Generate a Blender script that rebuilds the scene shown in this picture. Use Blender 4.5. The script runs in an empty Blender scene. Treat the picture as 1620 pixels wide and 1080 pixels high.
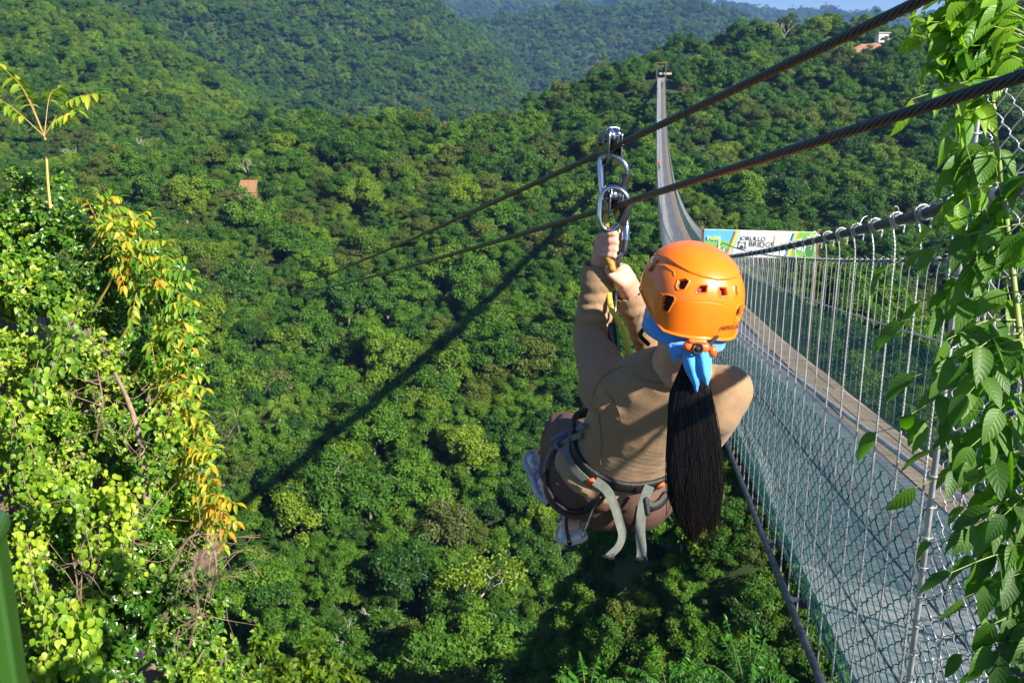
import bpy, math, random
import numpy as np
from mathutils import Vector, Matrix, noise
from mathutils.bvhtree import BVHTree
R = math.radians
rng = np.random.default_rng(7)
random.seed(7)
scene = bpy.context.scene
COL = scene.collection

# ------------------------------------------------------------------ camera
PITCH = R(15.3)
FPX = 1575.0                      # focal length in pixels of the 1620 px wide photograph (35 mm lens)
cam_d = bpy.data.cameras.new('camera')
cam_d.lens = 35.0; cam_d.sensor_width = 36.0
cam_d.clip_start = 0.05; cam_d.clip_end = 20000
cam_d.dof.use_dof = True; cam_d.dof.focus_distance = 2.35; cam_d.dof.aperture_fstop = 15.0
cam = bpy.data.objects.new('camera', cam_d); COL.objects.link(cam)
cam.location = (0, 0, 0); cam.rotation_euler = (math.pi/2 - PITCH, 0, 0)
scene.camera = cam
CS, SN = math.cos(PITCH), math.sin(PITCH)

# ------------------------------------------------------------------ sky and sun
TO_SUN = Vector((0.622, -0.573, 0.546)).normalized()
elev = math.asin(TO_SUN.z); azim = math.atan2(TO_SUN.x, TO_SUN.y)
world = bpy.data.worlds.new('World'); scene.world = world; world.use_nodes = True
wn = world.node_tree; wn.nodes.clear()
sky = wn.nodes.new('ShaderNodeTexSky'); sky.sky_type = 'NISHITA'; sky.sun_disc = False
sky.sun_elevation = elev; sky.sun_rotation = azim; sky.altitude = 2800; sky.air_density = 0.8; sky.dust_density = 0.0; sky.ozone_density = 3.0
bg = wn.nodes.new('ShaderNodeBackground'); bg.inputs['Strength'].default_value = 0.05
wo = wn.nodes.new('ShaderNodeOutputWorld')
wn.links.new(sky.outputs[0], bg.inputs['Color']); wn.links.new(bg.outputs[0], wo.inputs['Surface'])
sun_d = bpy.data.lights.new('sun', 'SUN'); sun_d.energy = 5.0; sun_d.angle = R(0.5); sun_d.color = (1.0, 0.93, 0.80)
sun = bpy.data.objects.new('sun', sun_d); COL.objects.link(sun)
sun.rotation_euler = (-TO_SUN).to_track_quat('-Z', 'Y').to_euler()
scene.view_settings.view_transform = 'Standard'; scene.view_settings.look = 'None'
scene.view_settings.gamma = 1.0; scene.view_settings.exposure = 1.6
scene.render.engine = 'CYCLES'
scene.cycles.max_bounces = 6; scene.cycles.diffuse_bounces = 3; scene.cycles.glossy_bounces = 3
scene.cycles.transmission_bounces = 4; scene.cycles.transparent_max_bounces = 24; scene.cycles.volume_bounces = 0

# ------------------------------------------------------------------ helpers
def ray(px, py):
    u = (px-810)/FPX; v = (540-py)/FPX
    return Vector((u, CS+v*SN, -SN+v*CS))
def P(px, py, d): return ray(px, py)*d
def proj(co):
    co = np.asarray(co, float).reshape(-1, 3)
    f = co[:, 1]*CS - co[:, 2]*SN; up = co[:, 1]*SN + co[:, 2]*CS
    return 810+FPX*co[:, 0]/f, 540-FPX*up/f, f
def smooth01(x): x = np.clip(x, 0, 1); return x*x*(3-2*x)

def mesh_np(name, V, F, mats, midx=None, smooth=True):
    """V (n,3) array, F (m,k) int array or list of such arrays (k = 3 or 4)."""
    V = np.asarray(V, np.float32).reshape(-1, 3)
    if isinstance(F, np.ndarray): F = [F]
    F = [np.asarray(f, np.int32) for f in F if len(f)]
    me = bpy.data.meshes.new(name)
    me.vertices.add(len(V)); me.vertices.foreach_set('co', V.ravel())
    loops = np.concatenate([f.ravel() for f in F])
    tot = np.concatenate([np.full(len(f), f.shape[1], np.int32) for f in F])
    st = np.concatenate([[0], np.cumsum(tot)[:-1]]).astype(np.int32)
    me.loops.add(len(loops)); me.loops.foreach_set('vertex_index', loops)
    me.polygons.add(len(tot)); me.polygons.foreach_set('loop_start', st)
    try: me.polygons.foreach_set('loop_total', tot)
    except Exception: pass
    if not isinstance(mats, (list, tuple)): mats = [mats]
    for m in mats: me.materials.append(m)
    if midx is not None: me.polygons.foreach_set('material_index', np.asarray(midx, np.int32))
    me.polygons.foreach_set('use_smooth', np.full(len(tot), smooth))
    me.update(calc_edges=True); me.validate()
    return me
def link(name, me, parent=None, loc=None):
    o = bpy.data.objects.new(name, me); COL.objects.link(o)
    if parent is not None: o.parent = parent
    if loc is not None: o.location = loc
    return o
def tag(o, label=None, cat=None, group=None, kind=None):
    if label: o['label'] = label
    if cat: o['category'] = cat
    if group: o['group'] = group
    if kind: o['kind'] = kind
    return o
def thing(name, label, cat, loc=(0, 0, 0), group=None, rotz=0):
    o = bpy.data.objects.new(name, None); COL.objects.link(o)
    o.location = loc; o.rotation_euler = (0, 0, rotz); o.empty_display_size = .2
    return tag(o, label, cat, group)

class MB:
    """collects shapes (mixed tris / quads) into one mesh"""
    def __init__(s): s.V = []; s.Q = []; s.T = []; s.qm = []; s.tm = []; s.n = 0
    def add(s, V, F, m=0):
        V = np.asarray(V, float).reshape(-1, 3); F = np.asarray(F, int)
        s.V.append(V)
        if len(F):
            if F.shape[1] == 4: s.Q.append(F+s.n); s.qm.append(np.full(len(F), m))
            else: s.T.append(F+s.n); s.tm.append(np.full(len(F), m))
        s.n += len(V); return s
    def mesh(s, name, mats, smooth=True):
        F = []; mi = []
        if s.Q: F.append(np.concatenate(s.Q)); mi.append(np.concatenate(s.qm))
        if s.T: F.append(np.concatenate(s.T)); mi.append(np.concatenate(s.tm))
        return mesh_np(name, np.concatenate(s.V), F, mats, np.concatenate(mi), smooth)
    def build(s, name, mats, parent=None, smooth=True, loc=None):
        return link(name, s.mesh(name, mats, smooth), parent, loc)
    def tube(s, pts, r, sides=8, m=0, caps=True, closed=False, flat=None):
        pts = np.asarray([tuple(p) for p in pts], float); n = len(pts)
        r = np.broadcast_to(np.asarray(r, float), (n,))
        if closed: tan = np.roll(pts, -1, 0)-np.roll(pts, 1, 0)
        else: tan = np.gradient(pts, axis=0)
        tan /= np.linalg.norm(tan, axis=1)[:, None]+1e-12
        nrm = np.zeros_like(pts)
        a = np.array([0, 0, 1.]) if abs(tan[0, 2]) < .9 else np.array([1., 0, 0])
        v = a-tan[0]*a.dot(tan[0]); nrm[0] = v/np.linalg.norm(v)
        for i in range(1, n):
            v = nrm[i-1]-tan[i]*nrm[i-1].dot(tan[i]); nrm[i] = v/(np.linalg.norm(v)+1e-12)
        bi = np.cross(tan, nrm)
        a = np.arange(sides)*2*math.pi/sides
        V = pts[:, None]+r[:, None, None]*(np.cos(a)[None, :, None]*nrm[:, None]+np.sin(a)[None, :, None]*bi[:, None])
        i = np.arange(n if closed else n-1)[:, None]; j = np.arange(sides)[None]
        i2 = (i+1) % n; j2 = (j+1) % sides
        F = np.stack([i*sides+j, i*sides+j2, i2*sides+j2, i2*sides+j], -1).reshape(-1, 4)
        b = s.n
        s.add(V.reshape(-1, 3), F, m)
        if caps and not closed:
            for k, rev in ((0, True), (n-1, False)):
                c = pts[k]; ring = V[k]
                T = [(0, 1+jj, 1+(jj+1) % sides) if not rev else (0, 1+(jj+1) % sides, 1+jj) for jj in range(sides)]
                s.add(np.vstack([c[None], ring]), T, m)
        return s
    def box(s, c, size, B=None, m=0):
        c = np.asarray(tuple(c), float); h = np.asarray(size, float)/2
        K = np.array([(x, y, z) for x in (-1, 1) for y in (-1, 1) for z in (-1, 1)], float)*h
        if B is not None: K = K @ np.array([tuple(b) for b in B], float)
        F = [(0, 1, 3, 2), (4, 6, 7, 5), (0, 4, 5, 1), (2, 3, 7, 6), (0, 2, 6, 4), (1, 5, 7, 3)]
        return s.add(K+c, F, m)
    def ball(s, c, r, B=None, n=12, m=0):
        """ellipsoid; r = radius or (rx, ry, rz) along basis rows B"""
        c = np.asarray(tuple(c), float); r = np.broadcast_to(np.asarray(r, float), (3,))
        th = np.linspace(0, math.pi, n+1)[1:-1]; ph = np.arange(2*n)*math.pi/n
        V = np.array([(math.sin(t)*math.cos(p), math.sin(t)*math.sin(p), math.cos(t)) for t in th for p in ph]+[(0, 0, 1), (0, 0, -1)])*r
        if B is not None: V = V @ np.array([tuple(b) for b in B], float)
        k = 2*n; Q = [(i*k+j, (i+1)*k+j, (i+1)*k+(j+1) % k, i*k+(j+1) % k) for i in range(n-2) for j in range(k)]
        T = [((n-1)*k, j, (j+1) % k) for j in range(k)]+[((n-1)*k+1, (n-2)*k+(j+1) % k, (n-2)*k+j) for j in range(k)]
        b = s.n; s.add(V+c, Q, m); s.T.append(np.array(T)+b); s.tm.append(np.full(len(T), m)); return s
    def cap(s, p0, r0, p1, r1, lat=None, k=1.0, sides=16, m=0):
        """rounded tapered limb from p0 to p1, cross-section stretched by k along lat"""
        p0 = np.array(tuple(p0), float); p1 = np.array(tuple(p1), float); ax = p1-p0; L = np.linalg.norm(ax); ax /= L
        if lat is None: lat = np.array([1., .3, .2])
        lat = np.array(tuple(lat), float); lat = lat-ax*lat.dot(ax); lat /= np.linalg.norm(lat); oth = np.cross(ax, lat)
        prof = []
        for t in np.linspace(-math.pi/2, 0, 6)[1:]: prof.append((r0*math.sin(t), r0*math.cos(t)))
        for t in np.linspace(0, math.pi/2, 6)[:-1]: prof.append((L+r1*math.sin(t), r1*math.cos(t)))
        prof = [(-r0, 1e-4)]+prof+[(L+r1, 1e-4)]
        a = np.arange(sides)*2*math.pi/sides
        V = np.array([p0+ax*h+rr*(math.cos(t)*k*lat+math.sin(t)*oth) for h, rr in prof for t in a])
        n = len(prof)
        Q = [(i*sides+j, i*sides+(j+1) % sides, (i+1)*sides+(j+1) % sides, (i+1)*sides+j) for i in range(n-1) for j in range(sides)]
        T0 = [(0, j+1, j) for j in range(1, sides-1)]; b = (n-1)*sides; T1 = [(b, b+j, b+j+1) for j in range(1, sides-1)]
        bb = s.n; s.add(V, Q, m); s.T.append(np.array(T0+T1)+bb); s.tm.append(np.full(len(T0+T1), m)); return s

def remeshed(mb, voxel, smooth_it=4, factor=.5, disp=None):
    """union of the collected closed shapes as ONE continuous skin: returns V, list of faces"""
    me = mb.mesh('tmp', []) ; o = bpy.data.objects.new('tmp', me); COL.objects.link(o)
    md = o.modifiers.new('r', 'REMESH'); md.mode = 'VOXEL'; md.voxel_size = voxel; md.adaptivity = 0
    ms = o.modifiers.new('s', 'SMOOTH'); ms.factor = factor; ms.iterations = smooth_it
    dg = bpy.context.evaluated_depsgraph_get(); ev = o.evaluated_get(dg); m2 = ev.to_mesh()
    n = len(m2.vertices); V = np.empty(n*3, np.float32); m2.vertices.foreach_get('co', V); V = V.reshape(-1, 3).astype(float)
    N = np.empty(n*3, np.float32); m2.vertices.foreach_get('normal', N); N = N.reshape(-1, 3)
    F = np.empty(len(m2.loops), np.int32); m2.loops.foreach_get('vertex_index', F); F = F.reshape(-1, 4)
    ev.to_mesh_clear(); bpy.data.objects.remove(o); bpy.data.meshes.remove(me)
    if disp is not None: V = V+N*disp(V, N)[:, None]
    return V, F
def keep(V, F, mask):
    """drop the faces whose vertices are not all in mask"""
    f = F[mask[F].all(1)]; used = np.unique(f); mp = np.zeros(len(V), int); mp[used] = np.arange(len(used))
    return V[used], mp[f]
def bvh(V, F): return BVHTree.FromPolygons([tuple(v) for v in V], [tuple(int(i) for i in f) for f in F])
def spline(pts, n, closed=False):
    p = np.array([tuple(q) for q in pts], float); m = len(p)
    if closed: p = np.vstack([p[-1], p, p[0], p[1]])
    else: p = np.vstack([2*p[0]-p[1], p, 2*p[-1]-p[-2]])
    segs = m if closed else m-1; out = []
    for t in np.linspace(0, segs, n, endpoint=not closed):
        i = min(int(t), segs-1); u = t-i; a, b, c, d = p[i], p[i+1], p[i+2], p[i+3]
        out.append(.5*((2*b)+(-a+c)*u+(2*a-5*b+4*c-d)*u*u+(-a+3*b-3*c+d)*u**3))
    return np.array(out)
_perm = np.random.default_rng(3).random((256, 256))
def vnoise(x, y):
    xi = np.floor(x).astype(int); yi = np.floor(y).astype(int); fx = smooth01(x-xi); fy = smooth01(y-yi)
    g = lambda a, b: _perm[a & 255, b & 255]
    return (g(xi, yi)*(1-fx)+g(xi+1, yi)*fx)*(1-fy)+(g(xi, yi+1)*(1-fx)+g(xi+1, yi+1)*fx)*fy-.5
def fbm(x, y, o=4):
    s = 0; a = 1.
    for k in range(o): s = s+a*vnoise(x*2**k+17*k, y*2**k+31*k); a *= .5
    return s

# ------------------------------------------------------------------ materials
def mat(name, col, rough=.6, metal=0, col2=None, nscale=8, bump=0, bscale=None, spec=.5, coat=0, stretch=None, lo=.35, hi=.65, trans=0, tcol=None, alpha=1, mix3=None, coord='Object', anis=0, detail=5, sheen=0):
    m = bpy.data.materials.new(name); m.use_nodes = True; nt = m.node_tree; N = nt.nodes; L = nt.links
    b = N['Principled BSDF']; out = N['Material Output']
    b.inputs['Base Color'].default_value = (*col, 1); b.inputs['Roughness'].default_value = rough
    b.inputs['Metallic'].default_value = metal; b.inputs['Specular IOR Level'].default_value = spec
    b.inputs['Coat Weight'].default_value = coat; b.inputs['Coat Roughness'].default_value = .08
    if sheen: b.inputs['Sheen Weight'].default_value = sheen
    if anis: b.inputs['Anisotropic'].default_value = anis
    if col2 is not None or bump:
        tc = N.new('ShaderNodeTexCoord'); mp = N.new('ShaderNodeMapping'); L.new(tc.outputs[coord], mp.inputs[0])
        if stretch: mp.inputs['Scale'].default_value = stretch
    if col2 is not None:
        n1 = N.new('ShaderNodeTexNoise'); n1.inputs['Scale'].default_value = nscale; n1.inputs['Detail'].default_value = detail; L.new(mp.outputs[0], n1.inputs['Vector'])
        cr = N.new('ShaderNodeValToRGB'); cr.color_ramp.elements[0].position = lo; cr.color_ramp.elements[1].position = hi
        cr.color_ramp.elements[0].color = (*col, 1); cr.color_ramp.elements[1].color = (*col2, 1)
        if mix3: e = cr.color_ramp.elements.new(min(.97, hi+.12)); e.color = (*mix3, 1)
        L.new(n1.outputs['Fac'], cr.inputs[0]); L.new(cr.outputs[0], b.inputs['Base Color'])
    if bump:
        n2 = N.new('ShaderNodeTexNoise'); n2.inputs['Scale'].default_value = bscale or nscale*4; n2.inputs['Detail'].default_value = 6; L.new(mp.outputs[0], n2.inputs['Vector'])
        bp = N.new('ShaderNodeBump'); bp.inputs['Strength'].default_value = bump; bp.inputs['Distance'].default_value = .01
        L.new(n2.outputs['Fac'], bp.inputs['Height']); L.new(bp.outputs[0], b.inputs['Normal'])
    sh = b.outputs[0]
    if trans:
        t = N.new('ShaderNodeBsdfTranslucent'); t.inputs['Color'].default_value = (*(tcol or col), 1)
        mx = N.new('ShaderNodeMixShader'); mx.inputs[0].default_value = trans; L.new(sh, mx.inputs[1]); L.new(t.outputs[0], mx.inputs[2]); sh = mx.outputs[0]
    if alpha < 1:
        t = N.new('ShaderNodeBsdfTransparent'); mx = N.new('ShaderNodeMixShader'); mx.inputs[0].default_value = alpha
        L.new(t.outputs[0], mx.inputs[1]); L.new(sh, mx.inputs[2]); sh = mx.outputs[0]
    L.new(sh, out.inputs['Surface']); return m

def leafmat(name, cols, trans=.35, rough=.5, tint=(.9, 1.3, .3), nscale=.9, rand=.25, spec=.35, tgain=1.0):
    """foliage: hue varies from clump to clump (noise), leaf to leaf (island) and plant to plant (object)"""
    m = bpy.data.materials.new(name); m.use_nodes = True; nt = m.node_tree; N = nt.nodes; L = nt.links
    b = N['Principled BSDF']; out = N['Material Output']; b.inputs['Roughness'].default_value = rough; b.inputs['Specular IOR Level'].default_value = spec
    tc = N.new('ShaderNodeTexCoord'); n1 = N.new('ShaderNodeTexNoise'); n1.inputs['Scale'].default_value = nscale; n1.inputs['Detail'].default_value = 2
    L.new(tc.outputs['Object'], n1.inputs['Vector'])
    oi = N.new('ShaderNodeObjectInfo'); ge = N.new('ShaderNodeNewGeometry')
    a = N.new('ShaderNodeMath'); a.operation = 'MULTIPLY_ADD'; a.inputs[1].default_value = rand; L.new(ge.outputs['Random Per Island'], a.inputs[0])
    L.new(n1.outputs['Fac'], a.inputs[2])
    a2 = N.new('ShaderNodeMath'); a2.operation = 'MULTIPLY_ADD'; a2.inputs[1].default_value = .45; L.new(oi.outputs['Random'], a2.inputs[0]); L.new(a.outputs[0], a2.inputs[2])
    a3 = N.new('ShaderNodeMath'); a3.operation = 'SUBTRACT'; a3.inputs[1].default_value = rand/2+.225; L.new(a2.outputs[0], a3.inputs[0])
    cr = N.new('ShaderNodeValToRGB'); e = cr.color_ramp.elements
    n = len(cols); e[0].position = .22; e[0].color = (*cols[0], 1); e[1].position = .78; e[1].color = (*cols[-1], 1)
    for i in range(1, n-1): k = e.new(.22+.56*i/(n-1)); k.color = (*cols[i], 1)
    L.new(a3.outputs[0], cr.inputs[0]); L.new(cr.outputs[0], b.inputs['Base Color'])
    t = N.new('ShaderNodeBsdfTranslucent'); mm = N.new('ShaderNodeMix'); mm.data_type = 'RGBA'; mm.blend_type = 'MULTIPLY'; mm.inputs[0].default_value = 1
    L.new(cr.outputs[0], mm.inputs[6]); mm.inputs[7].default_value = (*[c*tgain for c in tint], 1); mm.clamp_result = False
    L.new(mm.outputs[2], t.inputs['Color'])
    mx = N.new('ShaderNodeMixShader'); mx.inputs[0].default_value = trans; L.new(b.outputs[0], mx.inputs[1]); L.new(t.outputs[0], mx.inputs[2])
    L.new(mx.outputs[0], out.inputs['Surface']); return m
# ================================================================== THE LAND
def sky_table(pts):
    ph = []; tt = []
    for px, py in pts:
        r = ray(px, py); ph.append(math.atan2(r.x, r.y)); tt.append(r.z/math.hypot(r.x, r.y))
    return np.array(ph), np.array(tt)
RIDGES = [sky_table(p) for p in (
 [(0,255),(100,250),(200,228),(300,215),(400,190),(480,176),(560,178),(640,182),(700,178),(760,160),(830,158),(870,135),(950,118),(1000,102),(1050,72),(1100,52),(1150,37),(1250,29),(1350,27),(1440,24),(1500,8),(1620,-15)],
 [(-200,-150),(0,-75),(140,0),(220,40),(330,95),(430,142),(500,178),(700,215),(1000,230),(1300,200),(1620,150)],
 [(-200,-60),(140,-80),(500,-60),(640,-12),(700,12),(750,34),(800,68),(828,125),(900,175),(1100,190),(1400,150),(1620,120)],
 [(-200,-20),(500,-10),(700,30),(774,36),(850,20),(917,12),(950,16),(1020,8),(1100,8),(1150,20),(1200,40),(1300,60),(1620,90)],
 [(-200,-60),(500,-40),(800,-26),(1000,-6),(1120,8),(1180,24),(1300,30),(1440,30),(1480,10),(1620,-30)])]
RD = [None, 560., 1050., 1650., 3600.]
NEAR_R = np.array([0, 1.2, 3, 6, 10, 20, 30, 45, 60, 78, 95, 125])
NEAR_Z = np.array([-1.9, -2.2, -6.5, -11, -15, -24, -33, -44, -53, -60.5, -62, -49.4])
BRI_A = R(7.82)
def bridge_z(s): return -2.15-.178*s+.00064*s*s
def bp(s, lat, dz=0):
    """point of the bridge: s metres along, lat metres to the right of the camera's line, dz above the deck"""
    return np.array([s*math.sin(BRI_A)+lat*math.cos(BRI_A), s*math.cos(BRI_A)-lat*math.sin(BRI_A), bridge_z(s)+dz])
BL, BW, BLEN = 1.0, 2.0, 276.0
def land(x, y):
    x = np.asarray(x, float); y = np.asarray(y, float)
    r = np.hypot(x, y); ph = np.arctan2(x, y)
    phc = np.clip(ph, -.75, .75)
    t = [np.interp(phc, *a) for a in RIDGES]
    r1 = 75.9/(.26-t[0])                                    # ridge of the near slope
    zc1 = t[0]*r1-7.5
    z = np.interp(r, NEAR_R, NEAR_Z)
    z = np.where(r > 125, -49.4+(zc1+49.4)*(r-125)/(r1-125), z)
    pr, pz = r1, zc1
    for k in range(1, 5):
        rk = RD[k]; zk = t[k]*rk-7
        d0 = 60*k; lowz = np.minimum(pz-14*k, zk-25*k) if k > 1 else pz-14
        low = np.where(r > pr+d0, lowz+(zk-lowz)*np.clip((r-pr-d0)/(rk-pr-d0), 0, 1), pz+(lowz-pz)*(r-pr)/d0)
        z = np.where(r > pr, low, z); pr = np.full_like(r, rk); pz = zk
    z = np.where(r > RD[4], pz-(r-RD[4])*.06, z)
    amp = np.interp(r, [0, 40, 120, 250, 600, 1200, 4000], [0, .6, 4, 5, 16, 34, 80])
    wl = np.interp(r, [0, 150, 600, 1500, 4000], [18, 38, 90, 170, 420])
    for L_, w0, w1 in ((34, 0, 400), (110, 200, 1400), (330, 900, 9000)):
        w = smooth01((r-w0*.7)/(w0*.6+1))*(1-smooth01((r-w1*.7)/(w1*.6)))
        n = fbm(x/L_+5, y/L_+9, 3); n = 1-2*np.abs(n)*1.4
        z = z+w*amp*(n-.5)*.55
    e = bp(BLEN+2, BL+BW/2)
    g = np.exp(-((x-e[0])**2+(y-e[1])**2)/18**2)
    z = z*(1-g)+(e[2]-.25)*g
    g = np.exp(-(((x-15)/14)**2+((y-46)/13)**2))          # the spur that carries the billboard
    z = z*(1-g)+(-10.6-.10*np.abs(y-42))*g
    return np.where(np.abs(ph) > .9, np.minimum(z, -2.2-.25*np.minimum(r, 40)), z)

m_soil = mat('forest_floor', (.014, .034, .006), .95, col2=(.03, .06, .010), nscale=.35, bump=.5, bscale=2)
def make_ground():
    ph = np.concatenate([np.linspace(-math.pi, -.8, 40)[:-1], np.linspace(-.8, .8, 420), np.linspace(.8, math.pi, 40)[1:]])
    rr = np.concatenate([[0.0], np.geomspace(.6, 100, 90), np.geomspace(103, 6500, 220)])
    A, B = np.meshgrid(ph, rr); X = B*np.sin(A); Y = B*np.cos(A); Z = land(X, Y)
    # the land turns into one closed skirt so that it always reaches below the horizon
    n, m = A.shape; i = np.arange(n-1)[:, None]; j = np.arange(m-1)[None]
    F = np.stack([i*m+j, i*m+j+1, (i+1)*m+j+1, (i+1)*m+j], -1).reshape(-1, 4)
    o = link('terrain', mesh_np('terrain', np.stack([X, Y, Z], -1).reshape(-1, 3), F[:, ::-1], m_soil))
    return tag(o, kind='structure', label='forested mountainsides and valley floor under the trees')
make_ground()

def hit_terrain(px, py, off=4.):
    r = ray(px, py); h = math.hypot(r.x, r.y); d = np.arange(60, 2500, 1.)/h
    z = land(d*r.x, d*r.y)+off; k = int(np.argmax(d*r.z < z)); return r*float(d[k])
# ================================================================== FOREST
G = {}
G['deep green'] = leafmat('foliage_deep_green', [(0.017,0.062,0.006), (0.035,0.111,0.007), (0.070,0.164,0.010)])
G['mid green'] = leafmat('foliage_mid_green', [(0.034,0.098,0.006), (0.063,0.164,0.008), (0.115,0.227,0.012)])
G['yellow-green'] = leafmat('foliage_yellow_green', [(0.066,0.132,0.006), (0.115,0.206,0.010), (0.193,0.275,0.013)])
G['olive'] = leafmat('foliage_olive', [(0.055,0.090,0.010), (0.090,0.137,0.013), (0.145,0.180,0.020)])
G['bright green'] = leafmat('foliage_bright_green', [(0.062,0.138,0.006), (0.109,0.207,0.008), (0.165,0.276,0.012)])
G['brownish'] = leafmat('foliage_brownish', [(0.053,0.081,0.015), (0.107,0.132,0.026), (0.160,0.172,0.042)])
m_bark = mat('bark', (.12, .095, .07), .9, col2=(.26, .23, .19), nscale=6, bump=.6, stretch=(1, 1, .25))

def crown_mesh(seed, name, nl=8200, leaf=.235, W=3.9, H=3.9, zc=3.9, open_=0.0):
    g = np.random.default_rng(seed)
    nb = g.integers(20, 28); C = []
    for k in range(nb):
        a = g.random()*6.283; q = math.sqrt(g.random()); el = g.random()
        rr = W*.72*q; C.append((rr*math.cos(a), rr*math.sin(a), zc+H*.62*(math.sqrt(max(0, 1-q*q)))*(.25+.9*el)-H*.42+g.normal()*.45, g.uniform(.5, 1.15)))
    C = np.array(C)
    w = C[:, 3]**2; idx = g.choice(nb, nl, p=w/w.sum())
    d = g.normal(size=(nl, 3)); d /= np.linalg.norm(d, axis=1)[:, None]
    d[:, 2] = np.where(d[:, 2] < -.35, -d[:, 2], d[:, 2])
    sub = .74+.38*np.abs(np.sin(d[:, 0]*7+idx)*np.sin(d[:, 1]*6+idx*2)*np.cos(d[:, 2]*5))   # lumpy lobes
    rad = C[idx, 3]*sub*(1-.28*g.random(nl)**3)
    p = C[idx, :3]+d*rad[:, None]*np.array([1.05, 1.05, .82])+g.normal(size=(nl, 3))*.085*(1+2*(g.random((nl, 1)) > .9))
    # leaves: small folded rhombs facing outward with scatter
    nrm = d+g.normal(size=(nl, 3))*.42+np.array([0, 0, .25]); nrm /= np.linalg.norm(nrm, axis=1)[:, None]
    t = np.cross(nrm, g.normal(size=(nl, 3))); t /= np.linalg.norm(t, axis=1)[:, None]; b = np.cross(nrm, t)
    s = (leaf*g.uniform(.55, 1.35, nl))[:, None]
    v0 = p-t*s*.62; v1 = p-b*s*.36+nrm*s*.12; v2 = p+t*s*.62-nrm*s*.15; v3 = p+b*s*.36+nrm*s*.12
    V = np.stack([v0, v1, v2, v3], 1).reshape(-1, 3); F = np.arange(nl*4).reshape(-1, 4)
    return V, F
def trunk_mesh(seed, name, zc=5.0, r=.17):
    g = np.random.default_rng(seed+500); mb = MB()
    bend = g.normal(size=2)*.35
    pts = [(bend[0]*math.sin(t*2.4), bend[1]*math.sin(t*2), -1.5+t*(zc+1.2)) for t in np.linspace(0, 1, 9)]
    mb.tube(pts, np.linspace(r*1.25, r*.45, 9), 7)
    for k in range(6):
        a = k*1.1+g.random(); z0 = zc*(.38+.09*k); s0 = np.array([pts[5][0], pts[5][1], z0])
        e = s0+np.array([math.cos(a)*1.9, math.sin(a)*1.9, 1.3+g.random()])
        mb.tube(spline([s0, (s0+e)/2+np.array([0, 0, -.15]), e], 6), np.linspace(r*.45, r*.12, 6), 5)
    return mb.mesh(name, m_bark)
VAR = []
for i, (cn, kw) in enumerate([('deep green', {}), ('deep green', dict(W=3.0, H=5.2, zc=4.5)), ('mid green', {}), ('mid green', dict(W=4.4, H=3.2)),
                              ('yellow-green', dict(W=3.3)), ('olive', dict(W=3.6, nl=6000)), ('bright green', dict(W=3.1, H=4.4)), ('brownish', dict(nl=4500, W=3.2))]):
    V, F = crown_mesh(i+1, 'crown', **kw)
    VAR.append((cn, mesh_np('crown', V, F, G[cn], smooth=False), trunk_mesh(i, 'trunk', kw.get('zc', 3.9))))
VP = np.array([.20, .18, .22, .19, .05, .05, .10, .01])

def scatter():
    out = []
    for r0, r1, sp, sc, am in ((22, 62, 2.2, .55, .60), (62, 150, 3.0, .95, .60), (150, 345, 3.4, .97, .60), (345, 620, 4.7, 1.2, .56), (620, 1080, 6.0, 1.5, .55), (1080, 1700, 9.5, 2.0, .54), (1700, 3650, 20., 4.0, .54)):
        n = int(r1*1.2*2/sp); gx, gy = np.meshgrid(np.arange(-n//2, n//2)*sp, np.arange(0, int(r1/sp)+2)*sp)
        x = gx.ravel()+rng.uniform(-.42, .42, gx.size)*sp; y = gy.ravel()+rng.uniform(-.42, .42, gx.size)*sp
        r = np.hypot(x, y); ph = np.arctan2(x, y); k = (r >= r0) & (r < r1) & (np.abs(ph) < am)
        x, y = x[k], y[k]
        s = sc*(rng.uniform(.62, 1.02, len(x))+rng.uniform(.2, .75, len(x))*(rng.random(len(x)) > .82)); out.append(np.stack([x, y, land(x, y), s, sp+0*x], 1))
    T = np.concatenate(out)
    T = T[~(((T[:, 0]-15)/22)**2+((T[:, 1]-44)/20)**2 < 1)]
    NS = 4200; a = rng.random(NS)*6.283; q = np.sqrt(rng.random(NS)); bx, by = 15+23*q*np.cos(a), 44+21*q*np.sin(a)
    T = np.vstack([T, np.stack([bx, by, land(bx, by), np.where(rng.random(NS) < .55, rng.uniform(.14, .24, NS), rng.uniform(.22, .46, NS)), np.full(NS, 2.)], 1)])
    # keep clear of the bridge deck and its far landing, and of the first metres in front of the camera
    s = T[:, 0]*math.sin(BRI_A)+T[:, 1]*math.cos(BRI_A); lat = T[:, 0]*math.cos(BRI_A)-T[:, 1]*math.sin(BRI_A)
    dl = np.abs(lat-BL-BW/2); top = T[:, 2]+7.6*T[:, 3]
    under = (dl < 4.5) & (s < BLEN+6); T[:, 3] = np.where(under, np.minimum(T[:, 3], (bridge_z(s)-1.0-T[:, 2])/7.6), T[:, 3])
    bad = T[:, 3] < .12
    bad |= (dl < 2.6+2.5*T[:, 3]) & (s > BLEN-2) & (s < BLEN+4)
    T = T[~bad]
    # line of sight from near the camera: drop the trees hidden well behind a crest
    ph = np.arctan2(T[:, 0], T[:, 1]); r = np.hypot(T[:, 0], T[:, 1]); tt = (T[:, 2]+7.5*T[:, 3])/r
    phg = np.linspace(-.62, .62, 311); rg = np.geomspace(18, 3700, 500)
    A, B = np.meshgrid(phg, rg); tg = (land(B*np.sin(A), B*np.cos(A))+3.5)/B; mx = np.maximum.accumulate(tg, 0)
    i = np.clip(np.searchsorted(rg, r*.985)-2, 0, 499); j = np.clip(((ph+.62)/(1.24)*310).round().astype(int), 0, 310)
    T = T[tt > mx[i, j]-(.012+3/r)]
    return T
T = scatter()
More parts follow.
